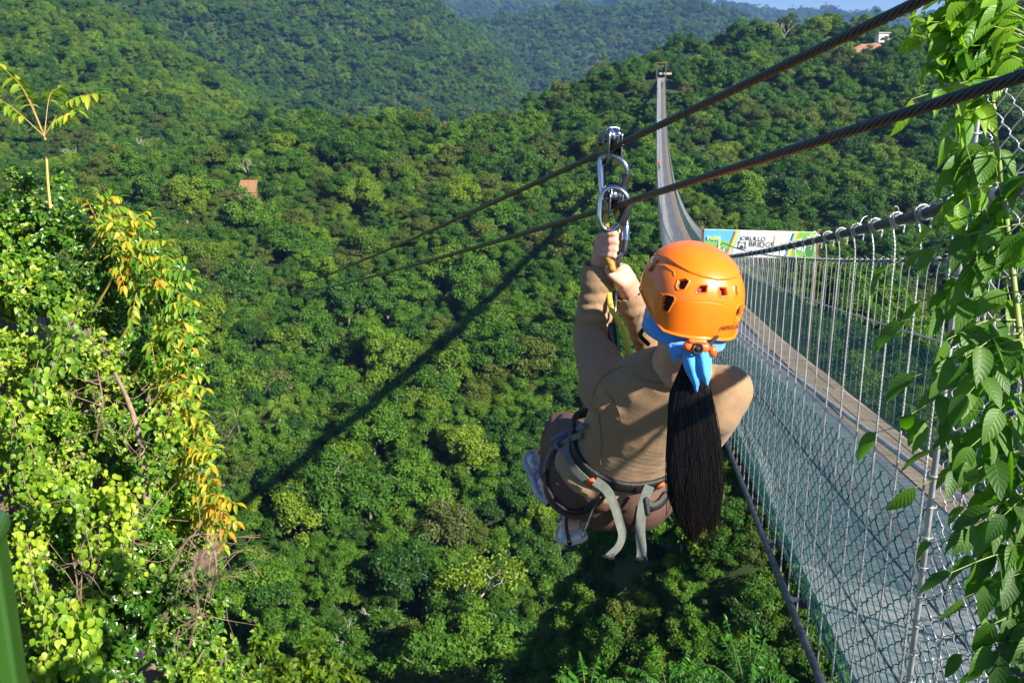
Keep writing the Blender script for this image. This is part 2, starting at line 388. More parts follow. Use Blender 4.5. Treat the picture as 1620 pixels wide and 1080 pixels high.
px, py, f = proj(T[:, :3]+np.array([0, 0, 5.])*T[:, 3:4])
vis = (px > -60) & (px < 1680) & (py > -60) & (py < 1150) & (f > 0)
vis &= ~((np.hypot(T[:, 0], T[:, 1]) < 62) & (px > 1300)) & ~((px < 300) & (py > 420)) & ~((px > 1180+.0) & (py > 1100))
size = np.where(vis, T[:, 3]/f, 0)
var = rng.choice(8, len(T), p=VP)
# yellowish and brownish trees are commoner on the upper left ridge and the left hill
nn = fbm(T[:, 0]/60, T[:, 1]/60, 2)
var = np.where((nn > .28) & (rng.random(len(T)) < .30), rng.choice([4, 5, 3, 6], len(T)), var)
rr_ = np.hypot(T[:, 0], T[:, 1])
left_up = (px < 900) & (rr_ > 170) & (rr_ < 345) & (rng.random(len(T)) < .34); var = np.where(left_up, rng.choice([5, 7, 4], len(T), p=[.6, .12, .28]), var)
hill2 = (rr_ > 345) & (rr_ < 620) & (rng.random(len(T)) < .5); var = np.where(hill2, rng.choice([4, 6, 2]), var)
order = np.argsort(-size); near = order[:300]; rest = np.setdiff1d(np.arange(len(T)), near)
LM = [((393, 300), 'wooden platform'), ((1047, 130), 'far bridge landing'), ((1200, 385), 'white billboard'), ((970, 300), 'steel zipline pulleys'),
      ((1090, 460), 'orange helmet'), ((880, 760), "rider's shoes"), ((990, 860), 'hanging harness straps'), ((420, 780), 'low end of the bridge shadow'),
      ((640, 590), 'middle of the bridge shadow'), ((300, 500), 'yellowing bush'), ((1190, 780), 'bridge edge cable'), ((740, 950), 'pale open-crowned tree'), ((1080, 1050), 'bright ferny tree top'), ((440, 1060), 'pale leafy bush')]
DIRN = ['right', 'lower right', 'below', 'lower left', 'left', 'upper left', 'above', 'upper right']
ORD = ['first', 'second', 'third', 'fourth', 'fifth', 'sixth', 'seventh', 'eighth', 'ninth', 'tenth'] + ['%dth' % k for k in range(11, 80)]
sect = {}
for i in near:
    best = min(range(len(LM)), key=lambda q: math.hypot(px[i]-LM[q][0][0], py[i]-LM[q][0][1]))
    dx, dy = px[i]-LM[best][0][0], py[i]-LM[best][0][1]; di = int(round(math.degrees(math.atan2(dy, dx))/45)) % 8
    sect.setdefault((best, di), []).append((math.hypot(dx, dy), i))
lab = {}
for (b, di), lst in sect.items():
    for k, (_, i) in enumerate(sorted(lst)):
        w = DIRN[di]; ph_ = {'above': 'above', 'below': 'below'}.get(w, '%s of' % w)
        cn = VAR[var[i]][0]; szn = 'small' if T[i, 3] < .74 else ('broad' if T[i, 3] > 1.05 else 'round')
        lab[i] = f'{szn} {cn} tree, {ORD[k]} {ph_} the {LM[b][1]}'
protos = {}
for i in near:
    v = int(var[i]); s = float(T[i, 3])
    o = thing('forest_tree', lab[i], 'tree', (T[i, 0], T[i, 1], T[i, 2]-.3), 'forest trees covering the valley slopes', rng.random()*6.28)
    o.scale = (s, s*rng.uniform(.9, 1.1), s*rng.uniform(.85, 1.15))
    c = link('crown', VAR[v][1], o); t = link('trunk', VAR[v][2], o)
    if v not in protos: protos[v] = c

def forest_stuff(name, idx, label):
    V = T[idx, :3].copy(); me = bpy.data.meshes.new(name); me.vertices.add(len(V)); me.vertices.foreach_set('co', V.astype(np.float32).ravel())
    a = me.attributes.new('size', 'FLOAT', 'POINT'); a.data.foreach_set('value', T[idx, 3].astype(np.float32))
    a = me.attributes.new('kind_index', 'INT', 'POINT'); a.data.foreach_set('value', var[idx].astype(np.int32))
    o = link(name, me); tag(o, label, 'forest', kind='stuff')
    ng = bpy.data.node_groups.new(name, 'GeometryNodeTree')
    ng.interface.new_socket('Geometry', in_out='INPUT', socket_type='NodeSocketGeometry'); ng.interface.new_socket('Geometry', in_out='OUTPUT', socket_type='NodeSocketGeometry')
    N = ng.nodes; L = ng.links; gi = N.new('NodeGroupInput'); go = N.new('NodeGroupOutput')
    jn = N.new('GeometryNodeJoinGeometry')
    for v in sorted(protos, reverse=True):
        oi = N.new('GeometryNodeObjectInfo'); oi.inputs['Object'].default_value = protos[v]; oi.inputs['As Instance'].default_value = True; oi.transform_space = 'ORIGINAL'
        L.new(oi.outputs['Geometry'], jn.inputs[0])
    ip = N.new('GeometryNodeInstanceOnPoints'); L.new(gi.outputs[0], ip.inputs['Points']); L.new(jn.outputs[0], ip.inputs['Instance'])
    ip.inputs['Pick Instance'].default_value = True
    na = N.new('GeometryNodeInputNamedAttribute'); na.data_type = 'INT'; na.inputs[0].default_value = 'kind_index'; L.new(na.outputs[0], ip.inputs['Instance Index'])
    ns = N.new('GeometryNodeInputNamedAttribute'); ns.data_type = 'FLOAT'; ns.inputs[0].default_value = 'size'; L.new(ns.outputs[0], ip.inputs['Scale'])
    rv = N.new('FunctionNodeRandomValue'); rv.data_type = 'FLOAT_VECTOR'; rv.inputs[0].default_value = (-.08, -.08, 0); rv.inputs[1].default_value = (.08, .08, 6.283)
    L.new(rv.outputs[0], ip.inputs['Rotation']); L.new(ip.outputs[0], go.inputs[0])
    md = o.modifiers.new('trees', 'NODES'); md.node_group = ng
    return o
rest = rest[np.isin(var[rest], list(protos))]
r_ = rr_[rest]
forest_stuff('forest', rest, 'dense green forest of many small trees carpeting the farther slopes and mountains')
print('TREES', len(T), 'near', len(near), 'protos', len(protos), 'smallest near px', size[near[-1]]*6.4*FPX)
# ================================================================== SUSPENSION BRIDGE
m_galv = mat('galvanised_steel', (.42, .44, .47), .42, metal=.75, col2=(.62, .64, .66), nscale=30, mix3=(.30, .20, .13), lo=.3, hi=.72, coord='Generated')
m_galv = mat('galvanised_wire', (.34, .35, .37), .45, metal=.6, col2=(.60, .61, .62), nscale=9, mix3=(.34, .24, .17), lo=.3, hi=.66)
m_dark_steel = mat('dark_weathered_cable', (.045, .055, .075), .5, metal=.5, col2=(.12, .13, .15), nscale=14, bump=.4, bscale=60)
m_pvc = mat('green_coated_wire', (.003, .045, .048), .6, spec=.2, col2=(.008, .085, .085), nscale=20)
m_net = mat('green_shade_netting', (.008, .085, .062), .8, col2=(.018, .12, .09), nscale=1.5, alpha=.52)
m_deck = mat('worn_grey_deck_plate', (.175, .19, .21), .85, spec=.25, col2=(.285, .29, .295), nscale=1.3, mix3=(.13, .11, .09), bump=.35, bscale=25, lo=.3, hi=.62, detail=8)
m_strip = mat('sunlit_tan_boards', (.36, .29, .20), .85, col2=(.46, .38, .27), nscale=3, bump=.4, bscale=22)  # edge boards: warm sunlight on the deck is put into this tan
m_rust = mat('rusty_frame', (.14, .075, .04), .8, col2=(.20, .11, .06), nscale=10)
m_concrete = mat('sandy_concrete', (.42, .34, .23), .9, col2=(.50, .42, .30), nscale=2, bump=.3)

bridge = thing('suspension_bridge', 'long narrow sagging suspension footbridge with wire mesh sides crossing the wooded valley', 'bridge', tuple(bp(0, BL+BW/2)))
BO = Vector(bp(0, BL+BW/2))
def bpart(mb, name, mats, smooth=True, parent=None):
    me = mb.mesh(name, mats, smooth); me.transform(Matrix.Translation(-BO)); return link(name, me, parent or bridge)
ss = np.concatenate([np.arange(-5, 40, .5), np.arange(40, BLEN+4, 2.)])
def strip_mesh(l0, l1, dz0, dz1, s_, th, mb, m=0):
    """closed slab following the sag"""
    n = len(s_); A = np.array([[bp(s, l0, dz0), bp(s, l1, dz1), bp(s, l1, dz1-th), bp(s, l0, dz0-th)] for s in s_]).reshape(-1, 3)
    F = [(4*i+a, 4*i+(a+1) % 4, 4*i+4+(a+1) % 4, 4*i+4+a) for i in range(n-1) for a in range(4)]
    F += [(3, 2, 1, 0), (4*n-4, 4*n-3, 4*n-2, 4*n-1)]
    mb.add(A, [f[::-1] for f in F], m)
# deck: plates laid crosswise, each with its own small height and gap
mb = MB(); s0 = -5.
while s0 < BLEN+3:
    L_ = 1.22 if s0 < 70 else 4.88
    e = rng.normal()*.004
    strip_mesh(BL+.10, BL+BW-.52, .03+e, .03+e+rng.normal()*.003, np.array([s0+.006, s0+L_-.006]), .03, mb); s0 += L_
bpart(mb, 'deck', m_deck, smooth=False)
mb = MB(); s0 = -5.
while s0 < BLEN+3:
    L_ = 2.44 if s0 < 70 else 4.88
    for q in range(3):
        strip_mesh(BL+BW-.515+q*.165, BL+BW-.515+q*.165+.155, .04+rng.normal()*.004, .04+rng.normal()*.004, np.array([s0+.01, s0+L_-.01]), .035, mb)
    s0 += L_
bpart(mb, 'deck_edge_board', m_strip, smooth=False)
mb = MB()
for s in np.arange(-4, BLEN+2, 1.22):
    strip_mesh(BL-.04, BL+BW+.04, -.03, -.03, np.array([s-.022, s+.022]), .06, mb)
bpart(mb, 'cross_beam', m_dark_steel, smooth=False)
def HR(s): return .92+.53*math.exp(-max(s, 0)/20)
def HM(s): return 1.30+1.16*math.exp(-max(s, -3)/26)+1.6*math.exp(-abs(BLEN-s)/12)
for lat in (BL-.05, BL+BW+.05):
    mb = MB(); mb.tube([bp(s, lat, -.04) for s in ss], .024, 8); bpart(mb, 'edge_cable', m_dark_steel)
for lat in (BL+.02, BL+BW-.02):
    for q, r in ((.04, .010), (.36, .005), (.68, .005), (1, .013)):
        mb = MB(); mb.tube([bp(s, lat, q*HR(s)) for s in ss], r, 6); bpart(mb, 'rail_wire', m_dark_steel if q < 1 else m_galv)
def strands(mb, path, r, pitch, n=6, sides=6, rs=None):
    """laid wire rope: n strands wound round a core along the path (array of points)"""
    p = np.asarray(path, float); seg = np.linalg.norm(np.diff(p, axis=0), axis=1); L = np.concatenate([[0], np.cumsum(seg)])
    q = np.arange(0, L[-1], pitch/14.); C = np.stack([np.interp(q, L, p[:, k]) for k in range(3)], 1)
    t = np.gradient(C, axis=0); t /= np.linalg.norm(t, axis=1)[:, None]; a = np.cross(t, [0, 0, 1.]); a /= np.linalg.norm(a, axis=1)[:, None]; b = np.cross(a, t)
    rs = rs or r*.40
    for k in range(n):
        w = 2*math.pi*(q/pitch+k/n); mb.tube(C+(r-rs)*(np.cos(w)[:, None]*a+np.sin(w)[:, None]*b), rs, sides)
    mb.tube(C, r-rs, 6)
for lat in (BL-.02, BL+BW+.02):
    mb = MB(); near = np.array([bp(s, lat, HM(s)) for s in np.arange(-4, 16.1, .5)]); strands(mb, near, .021, .16)
    mb.tube([bp(s, lat, HM(s)) for s in ss if s > 15.5], .021, 6)
    mc = bpart(mb, 'main_cable', m_dark_steel)
    mb = MB()      # clamps and wire tails on the near stretch
    for s in np.arange(1.5, 26, .37):
        mb.tube([bp(s-.02, lat, HM(s)), bp(s+.02, lat, HM(s))], .0245, 8)
        for q in range(int(rng.random() < .45)):
            a = rng.random()*6.28; c = bp(s, lat, HM(s)+.02); mb.tube(spline([c, c+np.array([math.cos(a)*.03, math.sin(a)*.03, .035]), c+np.array([math.cos(a)*.06, math.sin(a)*.05, .03+.02*rng.random()])], 6), .0022, 5)
    tag(bpart(mb, 'cable_clamp', m_galv, parent=mc), kind='stuff')
# hangers: the hundred nearest one by one, the rest as one part
def hanger(mb, s, lat, near):
    H_MAIN = HM(s); j = rng.normal()*.012; side = -1 if lat < 2 else 1
    if near:
        pts = [bp(s, lat, -.10), bp(s+j*.3, lat, .8), bp(s+j, lat, 1.6), bp(s+j*.5, lat, H_MAIN-.12)]
        pts = list(spline(pts, 14))+[bp(s, lat+.012*side, H_MAIN-.04), bp(s+.005, lat+.03*side, H_MAIN+.012), bp(s+.01, lat, H_MAIN+.034), bp(s+.012, lat-.03*side, H_MAIN+.01), bp(s+.012, lat-.03*side, H_MAIN-.05)]
        strands(mb, spline(pts, 46), .0047, .05, n=3, sides=4, rs=.0030)
    else: mb.tube([bp(s, lat, -.08), bp(s, lat, H_MAIN)], .0062, 5, caps=False)
svals = list(np.arange(1.52, BLEN, .37)); cand = [(s, BL-.02) for s in svals]+[(s, BL+BW+.02) for s in svals]
def hsize(c): p = proj(bp(c[0], c[1], 1.2)); return (p[2][0]) if (-50 < p[0][0] < 1660) else 1e3
cand.sort(key=hsize)
for c in cand[:100]:
    mb = MB(); hanger(mb, c[0], c[1], True); bpart(mb, 'hanger_rod', m_galv)
mb = MB()
for c in cand[100:]: hanger(mb, c[0], c[1], False)
tag(bpart(mb, 'hanger_rod', m_galv), kind='stuff')

def chain_link(pos, u0, u1, v0, v1, cell, r, nrm, vk=1.):
    """woven diamond mesh; pos(U, V) -> points; each wire zigzags up and hooks into its neighbours"""
    nu = int((u1-u0)/cell); vs = cell*.54*vk; nv = int(round((v1-v0)/vs)); k = np.arange(nu)[:, None]; j = np.arange(nv*3)[None]
    jj = j//3; w = j % 3; sg = np.where((jj+k) % 2 == 0, 1, -1)
    U = u0+(k+.5)*cell+sg*cell*np.choose(w, [.34, .55, .34]); Vv = v0+(jj+np.choose(w, [.22, .5, .78]))*vs+0*k
    D = np.choose(w, [-1.6, 0.2, 1.6])*r*1.0*sg+0*k
    Pp = pos(U+0*Vv, Vv)+np.asarray(nrm)*D[..., None]
    Pp = Pp+rng.normal(size=(nu, 1, 3))*r*.4
    t = np.gradient(Pp, axis=1); t /= np.linalg.norm(t, axis=2)[..., None]; a = np.cross(t, np.asarray(nrm)); a /= np.linalg.norm(a, axis=2)[..., None]+1e-9; b = np.cross(t, a)
    R3 = [(math.cos(q), math.sin(q)) for q in (0, 2.094, 4.189)]
    V = np.stack([Pp+r*(c*a+s_*b) for c, s_ in R3], 2); m = V.shape[1]
    i = np.arange(nu)[:, None, None]*m*3; jx = np.arange(m-1)[None, :, None]*3; q = np.arange(3)[None, None]
    F = np.stack([i+jx+q, i+jx+(q+1) % 3, i+jx+3+(q+1) % 3, i+jx+3+q], -1).reshape(-1, 4)
    return V.reshape(-1, 3), F
SIDE = np.array([math.cos(BRI_A), -math.sin(BRI_A), 0])
HRv = lambda U: .92+.53*np.exp(-np.maximum(U, 0)/20)
def side_pos(lat, hf=None):
    def f(U, V): return np.stack([U*math.sin(BRI_A)+lat*math.cos(BRI_A)+0*V, U*math.cos(BRI_A)-lat*math.sin(BRI_A)+0*V, bridge_z(U)+V*(hf(U) if hf else 1)], -1)
    return f
for lat, u0 in ((BL+.0, -1.), (BL+BW, 2.)):
    mb = MB()
    mb.add(*chain_link(side_pos(lat, HRv), u0, 30, .02, .93, .080, .0030, SIDE, .84)); mb.add(*chain_link(side_pos(lat, HRv), 30, 85, .02, .97, .16, .0032, SIDE))
    mb.add(*chain_link(side_pos(lat, HRv), 85, BLEN, .02, .97, .5, .007, SIDE))
    bpart(mb, 'side_mesh', m_pvc)
mb = MB(); uu = np.concatenate([np.arange(5, 60, 1.), np.arange(60, BLEN, 4.)]); n = len(uu)
A = np.array([[bp(u, BL+BW-.05+.02*math.sin(u*1.7), .05), bp(u, BL+BW-.05+.02*math.sin(u*2.3), .62), bp(u, BL+BW-.04+.015*math.sin(u), HR(u)-.06+.02*math.sin(u*1.3))] for u in uu]).reshape(-1, 3)
mb.add(A, [(3*i+a, 3*i+a+1, 3*i+4+a, 3*i+3+a) for i in range(n-1) for a in (0, 1)])
bpart(mb, 'shade_netting', m_net)
m_net2 = mat('thin_teal_netting', (.02, .15, .16), .8, col2=(.035, .19, .20), nscale=1.5, alpha=.26, trans=.5)
mb = MB(); A = np.array([[bp(u, BL+.05, .03), bp(u, BL+.04+.02*math.sin(u*2.3), .6), bp(u, BL+.04, HR(u)-.08+.02*math.sin(u*1.3))] for u in np.concatenate([[1., 2., 3., 4.], uu])]).reshape(-1, 3)
mb.add(A, [(3*i+a, 3*i+a+1, 3*i+4+a, 3*i+3+a) for i in range(n+3) for a in (0, 1)])
bpart(mb, 'shade_netting', m_net2)
# tall mesh screen on posts where the bridge begins
mb = MB(); mb.add(*chain_link(side_pos(BL-.04), 2.3, 3.18, .25, 2.75, .075, .0026, SIDE)); bpart(mb, 'screen_mesh', m_galv)
mb = MB(); mb.add(*chain_link(side_pos(BL+BW+.04), .5, 4.2, .25, 3.0, .075, .0026, SIDE)); bpart(mb, 'screen_mesh', m_galv)
for lat, s in ((BL-.04, 3.2), (BL-.04, 2.3), (BL+BW+.04, 4.2), (BL+BW+.04, .5)):
    mb = MB()
    for dx in (-.014, .014): mb.tube([bp(s+dx*.7, lat, -.1), bp(s+dx*.7, lat, 2.8)], .008, 8)
    for z in np.arange(0, 2.75, .11): mb.tube([np.array(bp(s, lat, z))+.020*(math.cos(a)*SIDE+math.sin(a)*np.array([-SIDE[1], SIDE[0], .15])) for a in np.linspace(0, 6.28, 9)], .0028, 4)
    bpart(mb, 'screen_post', m_galv)
# far portal and landing
for lat in (BL-.2, BL+BW+.2): mb = MB(); mb.box(bp(BLEN, lat, 1.6), (.28, .3, 4.4)); bpart(mb, 'portal_post', m_dark_steel, False)
mb = MB(); mb.box(bp(BLEN, BL+BW/2, 4.1), (BW+1.0, .2, .2)); mb.box(bp(BLEN, BL+BW/2, 3.2), (BW+.6, .14, .14)); bpart(mb, 'portal_beam', m_rust, False)
mb = MB(); mb.box(bp(BLEN+9, BL+BW/2, -.35), (BW+1.2, 17, .5)); bpart(mb, 'landing_slab', m_concrete, False)

# ------------------------------------------------------------------ billboard on its spur
def flat(mb, pts, y, m, B0, t=.012):
    """prism on the board: pts in board metres (u right, v up), front face at y towards the viewer"""
    n = len(pts); V = [(u, -y-t, v) for u, v in pts]+[(u, -y, v) for u, v in pts]
    F = [tuple(range(n))]+[(i, n+i, n+(i+1) % n, (i+1) % n) for i in range(n)]
    for f in F:
        if len(f) == 4: mb.add([V[i] for i in f], [(0, 1, 2, 3)], m)
        else:
            c = np.mean([V[i] for i in f], 0); mb.add([c]+[V[i] for i in f], [(0, k+1, (k+1) % n+1) for k in range(n)], m)
def text_mesh(name, s, size, m, extr=.004, align='LEFT', offset=0, shear=0):
    c = bpy.data.curves.new(name, 'FONT'); c.body = s; c.size = size; c.extrude = extr; c.align_x = align; c.offset = offset; c.shear = shear; c.resolution_u = 3
    o = bpy.data.objects.new(name, c); COL.objects.link(o); dg = bpy.context.evaluated_depsgraph_get()
    me = bpy.data.meshes.new_from_object(o.evaluated_get(dg)); bpy.data.objects.remove(o); me.materials.clear(); me.materials.append(m); return me
bc = P(1201, 386, 40.); BWd, BHt = 4.40, 1.08
yaw = math.atan2(bc.x, bc.y)*.7
board = thing('billboard', 'white and green landscape billboard with rainbow stripes and bridge name, behind the hanger rods', 'billboard', tuple(bc), rotz=-yaw)
def pm(n, c, r=.6): return mat(n, c, r)
m_w = pm('board_white', (.80, .80, .80)); m_g1 = pm('print_green', (.16, .42, .05)); m_g2 = pm('print_dark_green', (.05, .20, .05)); m_b1 = pm('print_sky_blue', (.10, .38, .75))
m_or = pm('print_orange', (.85, .28, .04)); m_ye = pm('print_lime', (.62, .80, .05)); m_te = pm('print_teal', (.10, .55, .50)); m_ink = pm('print_ink', (.04, .04, .045)); m_cl = pm('print_cloud', (.65, .72, .80))
mb = MB(); mb.box((0, 0, 0), (BWd, .05, BHt)); link('panel', mb.mesh('panel', m_w, False), board)
h = BHt/2; w = BWd/2; lx = -w
mb = MB()
flat(mb, [(lx+.01, -h+.01), (lx+.95, -h+.01), (lx+1.28, h-.01), (lx+.01, h-.01)], .027, 0, 0)
flat(mb, [(lx+.01, -h+.02), (lx+.94, -h+.02), (lx+1.12, .02), (lx+.75, .14), (lx+.4, .02), (lx+.2, .12), (lx+.01, .03)], .041, 1, 0)
flat(mb, [(lx+.01, -h+.03), (lx+.9, -h+.03), (lx+.98, -.22), (lx+.6, -.12), (lx+.25, -.26), (lx+.01, -.2)], .055, 2, 0)
link('landscape_print', mb.mesh('landscape_print', [m_b1, m_g1, m_g2, m_cl, m_ye, m_w], False), board); left_mb = None; mb2 = MB()
flat(mb2, [(w-.98, -h+.01), (w-.01, -h+.01), (w-.01, h-.01), (w-.72, h-.01)], .027, 1, 0)
flat(mb2, [(w-.85, -.1), (w-.5, -.25), (w-.3, .1), (w-.6, .3)], .041, 3, 0)
flat(mb2, [(w-.45, -.45), (w-.1, -.42), (w-.06, .0), (w-.3, .05)], .041, 2, 0)
flat(mb2, [(w-.3, .1), (w-.04, .02), (w-.04, .4), (w-.22, .44)], .041, 4, 0)
mb3 = MB(); flat(mb3, [(lx+.57, -h+.1), (lx+.69, -h+.1), (lx+.645, .22), (lx+.615, .22)], .069, 0, 0); link('printed_tower', mb3.mesh('printed_tower', m_w, False), board)
link('landscape_print', mb2.mesh('landscape_print', [m_b1, m_g1, m_g2, m_cl, m_ye, m_w], False), board)
mb = MB()
for k, mi in enumerate((0, 1, 2)):
    flat(mb, [(lx+.92+k*.065, -h+.01), (lx+.985+k*.065, -h+.01), (lx+1.315+k*.065, h-.01), (lx+1.25+k*.065, h-.01)], .07, mi, 0)
for k, mi in enumerate((2, 1, 0)):
    flat(mb, [(w-1.16+k*.065, -h+.01), (w-1.095+k*.065, -h+.01), (w-.80+k*.065, h-.01), (w-.865+k*.065, h-.01)], .07, mi, 0)
link('stripes', mb.mesh('stripes', [m_or, m_ye, m_te], False), board)
mb = MB()          # small bridge emblem
for x0, x1, z0, z1 in ((-.84, -.80, -.16, .10), (-.56, -.52, -.16, .10), (-.88, -.48, -.20, -.155), (-.84, -.52, .02, .05), (-.74, -.62, -.155, -.06), (.56, .60, -.1, .38)): flat(mb, [(x0, z0), (x1, z0), (x1, z1), (x0, z1)], .03, 0 if x0 < .5 else 1, 0)
for x0, x1, z0, z1 in ((lx+.42, lx+.47, -.42, -.2), (lx+.8, lx+.85, -.42, -.2), (lx+.38, lx+.9, -.46, -.4), (lx+.5, lx+.56, -.38, -.25), (lx+.7, lx+.76, -.38, -.25)): flat(mb, [(x0, z0), (x1, z0), (x1, z1), (x0, z1)], .085, 2, 0)
link('emblem', mb.mesh('emblem', [m_ink, m_or, m_w], False), board)
for s, size, x, z, m, sh in (('JORULLO', .245, -.78, .13, m_ink, .15), ('BRIDGE', .30, -.42, -.11, m_ink, 0), ('by the canyon', .10, -.05, -.34, m_ink, 0), ('PARK', .22, lx+.14, .12, m_ye, .1)):
    if s == 'by the canyon': continue
    o = link('lettering', text_mesh('lettering', s, size, m, offset=.006), board); o.location = (x, -.034 if m is m_ink else -.085, z); o.rotation_euler = (math.pi/2, 0, 0)
mb = MB()
for x in (-w-.06, w+.06): mb.box((x, .05, -3.2), (.10, .10, 7.7))
mb.box((0, .06, h+.0-.08), (BWd+.1, .06, .06)); mb.box((0, .06, -h+.08), (BWd+.1, .06, .06))
link('support_frame', mb.mesh('support_frame', m_rust, False), board)

# ------------------------------------------------------------------ wooden landing platform of the zipline on the far slope
def ground_at(x, y): return float(land(np.array([x]), np.array([y]))[0])
m_plank = mat('sawn_planks', (.21, .105, .045), .8, col2=(.30, .16, .07), nscale=4, bump=.3)
m_earth = mat('bare_red_earth', (.30, .13, .07), .95, col2=(.42, .22, .13), nscale=1.2, bump=.5)
PL = hit_terrain(393, 316, 5.0)+Vector((0, 0, 0.2))
pf = thing('wooden_platform', 'small raised timber platform with tan roof on the far forested slope', 'platform', tuple(PL))
gz = ground_at(PL.x, PL.y)-PL.z
mb = MB(); mb.box((0, 0, 0), (3.2, 3.0, .2)); link('floor_deck', mb.mesh('floor_deck', m_plank, False), pf)
mb = MB(); Br = (Vector((1, 0, 0)), Vector((0, .80, .60)), Vector((0, -.60, .80)))
mb.box((0, .2, 2.35), (3.4, 3.4, .12), Br); link('roof', mb.mesh('roof', m_plank, False), pf)
mb = MB(); mb.box((0, 1.3, 1.3), (3.0, .1, 2.4)); mb.box((-1.5, .3, .9), (.08, 1.9, 1.6)); link('board_wall', mb.mesh('board_wall', m_plank, False), pf)
mb = MB()
for x in (-1.45, 1.45):
    for y in (-1.3, 1.3): mb.box((x, y, (gz+1.8+y*.7)/2), (.16, .16, 1.8+y*.7-gz))
link('post', mb.mesh('post', m_rust, False), pf)
mb = MB()
for z in (.5, 1.0): mb.box((0, -1.45, z), (3.0, .06, .08))
for x in np.linspace(-1.4, 1.4, 8): mb.box((x, -1.45, .55), (.05, .05, .95))
link('railing', mb.mesh('railing', m_galv, False), pf)
mb = MB(); mb.ball((0, -3.2, gz+1.0), (2.6, 2.6, 2.4), n=10); V0 = mb.V[0]; mb.V[0] = V0+.25*np.sin(V0[:, [1, 2, 0]]*3)
tag(link('earth_bank', mb.mesh('earth_bank', m_earth), None, tuple(PL)), 'bare reddish earth cut in the slope below the timber platform', 'earth bank')
# small white house near the right-hand skyline
HP = hit_terrain(1398, 66, 4.5)+Vector((0, 0, 1.0))
hs = thing('hillside_house', 'tiny white house beside a bare earth cut near the right skyline', 'house', tuple(HP))
mb = MB(); mb.box((0, 0, 0), (4.2, 3.4, 2.6)); mb.box((0, -1.72, -.3), (.9, .04, 1.7), m=1); mb.box((1.3, -1.72, .2), (.8, .04, .8), m=1)
link('wall', mb.mesh('wall', [pm('white_render', (.75, .75, .73)), m_ink], False), hs)
mb = MB(); mb.box((0, 0, 1.45), (4.8, 4.0, .28)); link('roof', mb.mesh('roof', m_concrete, False), hs)
mb = MB(); mb.ball((-1, -.5, -5.2), (11, 4.5, 3.6), n=12); mb.V[0] = mb.V[0]+.4*np.sin(mb.V[0][:, [1, 2, 0]]*1.7)
tag(link('earth_bank', mb.mesh('earth_bank', m_earth), None, tuple(HP)), 'sandy bare earth cut below the tiny white hillside house', 'earth bank')

# ------------------------------------------------------------------ people on the bridge
m_skin = mat('skin', (.50, .27, .17), .5, col2=(.58, .33, .22), nscale=6, spec=.4)
def small_person(at_, face, helmet, shirt, trousers, label, h=1.66, arm=(.3, .1)):
    o = thing('person', label, 'person', tuple(at_), rotz=face); k = h/1.7
    J = lambda x, y, z: (x*k, y*k, z*k)
    body = MB(); tr = MB(); sh = MB()
    for s in (-1, 1):
        for mbb, e in ((body, 0), (tr, .012)):
            mbb.cap(J(.09*s, .0, .88), .078*k+e, J(.10*s, .06*s, .48), .05*k+e); mbb.cap(J(.10*s, .06*s, .48), .05*k+e, J(.10*s, .10*s-.02, .10), .036*k+e)
        body.cap(J(.10*s, .10*s-.04, .05), .04*k, J(.11*s, .10*s+.14, .035), .032*k)
        for mbb, e in ((body, 0), (sh, .012)):
            mbb.cap(J(.18*s, 0, 1.38), .048*k+e, J(.25*s, arm[1], 1.12), .038*k+e); mbb.cap(J(.25*s, arm[1], 1.12), .037*k+e, J(.22*s, arm[1]+.16, 1.00), .028*k+e)
        body.ball(J(.22*s, arm[1]+.20, .98), .04*k)
    for mbb, e in ((body, 0), (sh, .014)):
        mbb.cap(J(0, 0, .95), .10*k+e, J(0, 0, 1.16), .095*k+e, (1, 0, 0), 1.35); mbb.cap(J(0, 0, 1.16), .095*k+e, J(0, 0, 1.36), .09*k+e, (1, 0, 0), 1.6)
    tr.cap(J(0, 0, .88), .10*k+.01, J(0, 0, .98), .10*k+.01, (1, 0, 0), 1.4)
    body.cap(J(0, 0, 1.40), .052*k, J(0, .01, 1.5), .05*k); body.ball(J(0, .02, 1.59), (.075*k, .095*k, .11*k)); body.ball(J(0, .115, 1.575), .015*k)
    V, F = remeshed(body, .014, 3); link('body', mesh_np('body', V, F, m_skin), o)
    V, F = remeshed(sh, .014, 3); link('shirt', mesh_np('shirt', V, F, shirt), o)
    V, F = remeshed(tr, .014, 3); link('trousers', mesh_np('trousers', V, F, trousers), o)
    mb = MB(); mb.ball(J(0, .0, 1.64), (.10*k, .125*k, .095*k), n=12); link('helmet', mb.mesh('helmet', helmet), o)
    return o
m_orange_plain = mat('orange_shell', (.85, .20, .02), .35); m_red = mat('red_cloth', (.60, .03, .03), .8); m_navy = mat('dark_cloth', (.03, .03, .04), .8); m_blk = mat('black_webbing', (.012, .012, .014), .7)
b1 = bp(34, 1.30, .045); small_person(b1, 2.9, m_navy, m_orange_plain, m_navy, 'walker in orange top and dark cap on the bridge just behind the orange helmet', 1.66)
b2 = bp(150, BL+.28, .045); small_person(b2, 1.2, m_red, m_red, m_navy, 'distant walker in red leaning at the left side of the bridge')
b3 = bp(262, BL+1.2, .045); small_person(b3, 3.1, m_navy, m_navy, m_navy, 'tiny dark walker near the far end of the bridge')
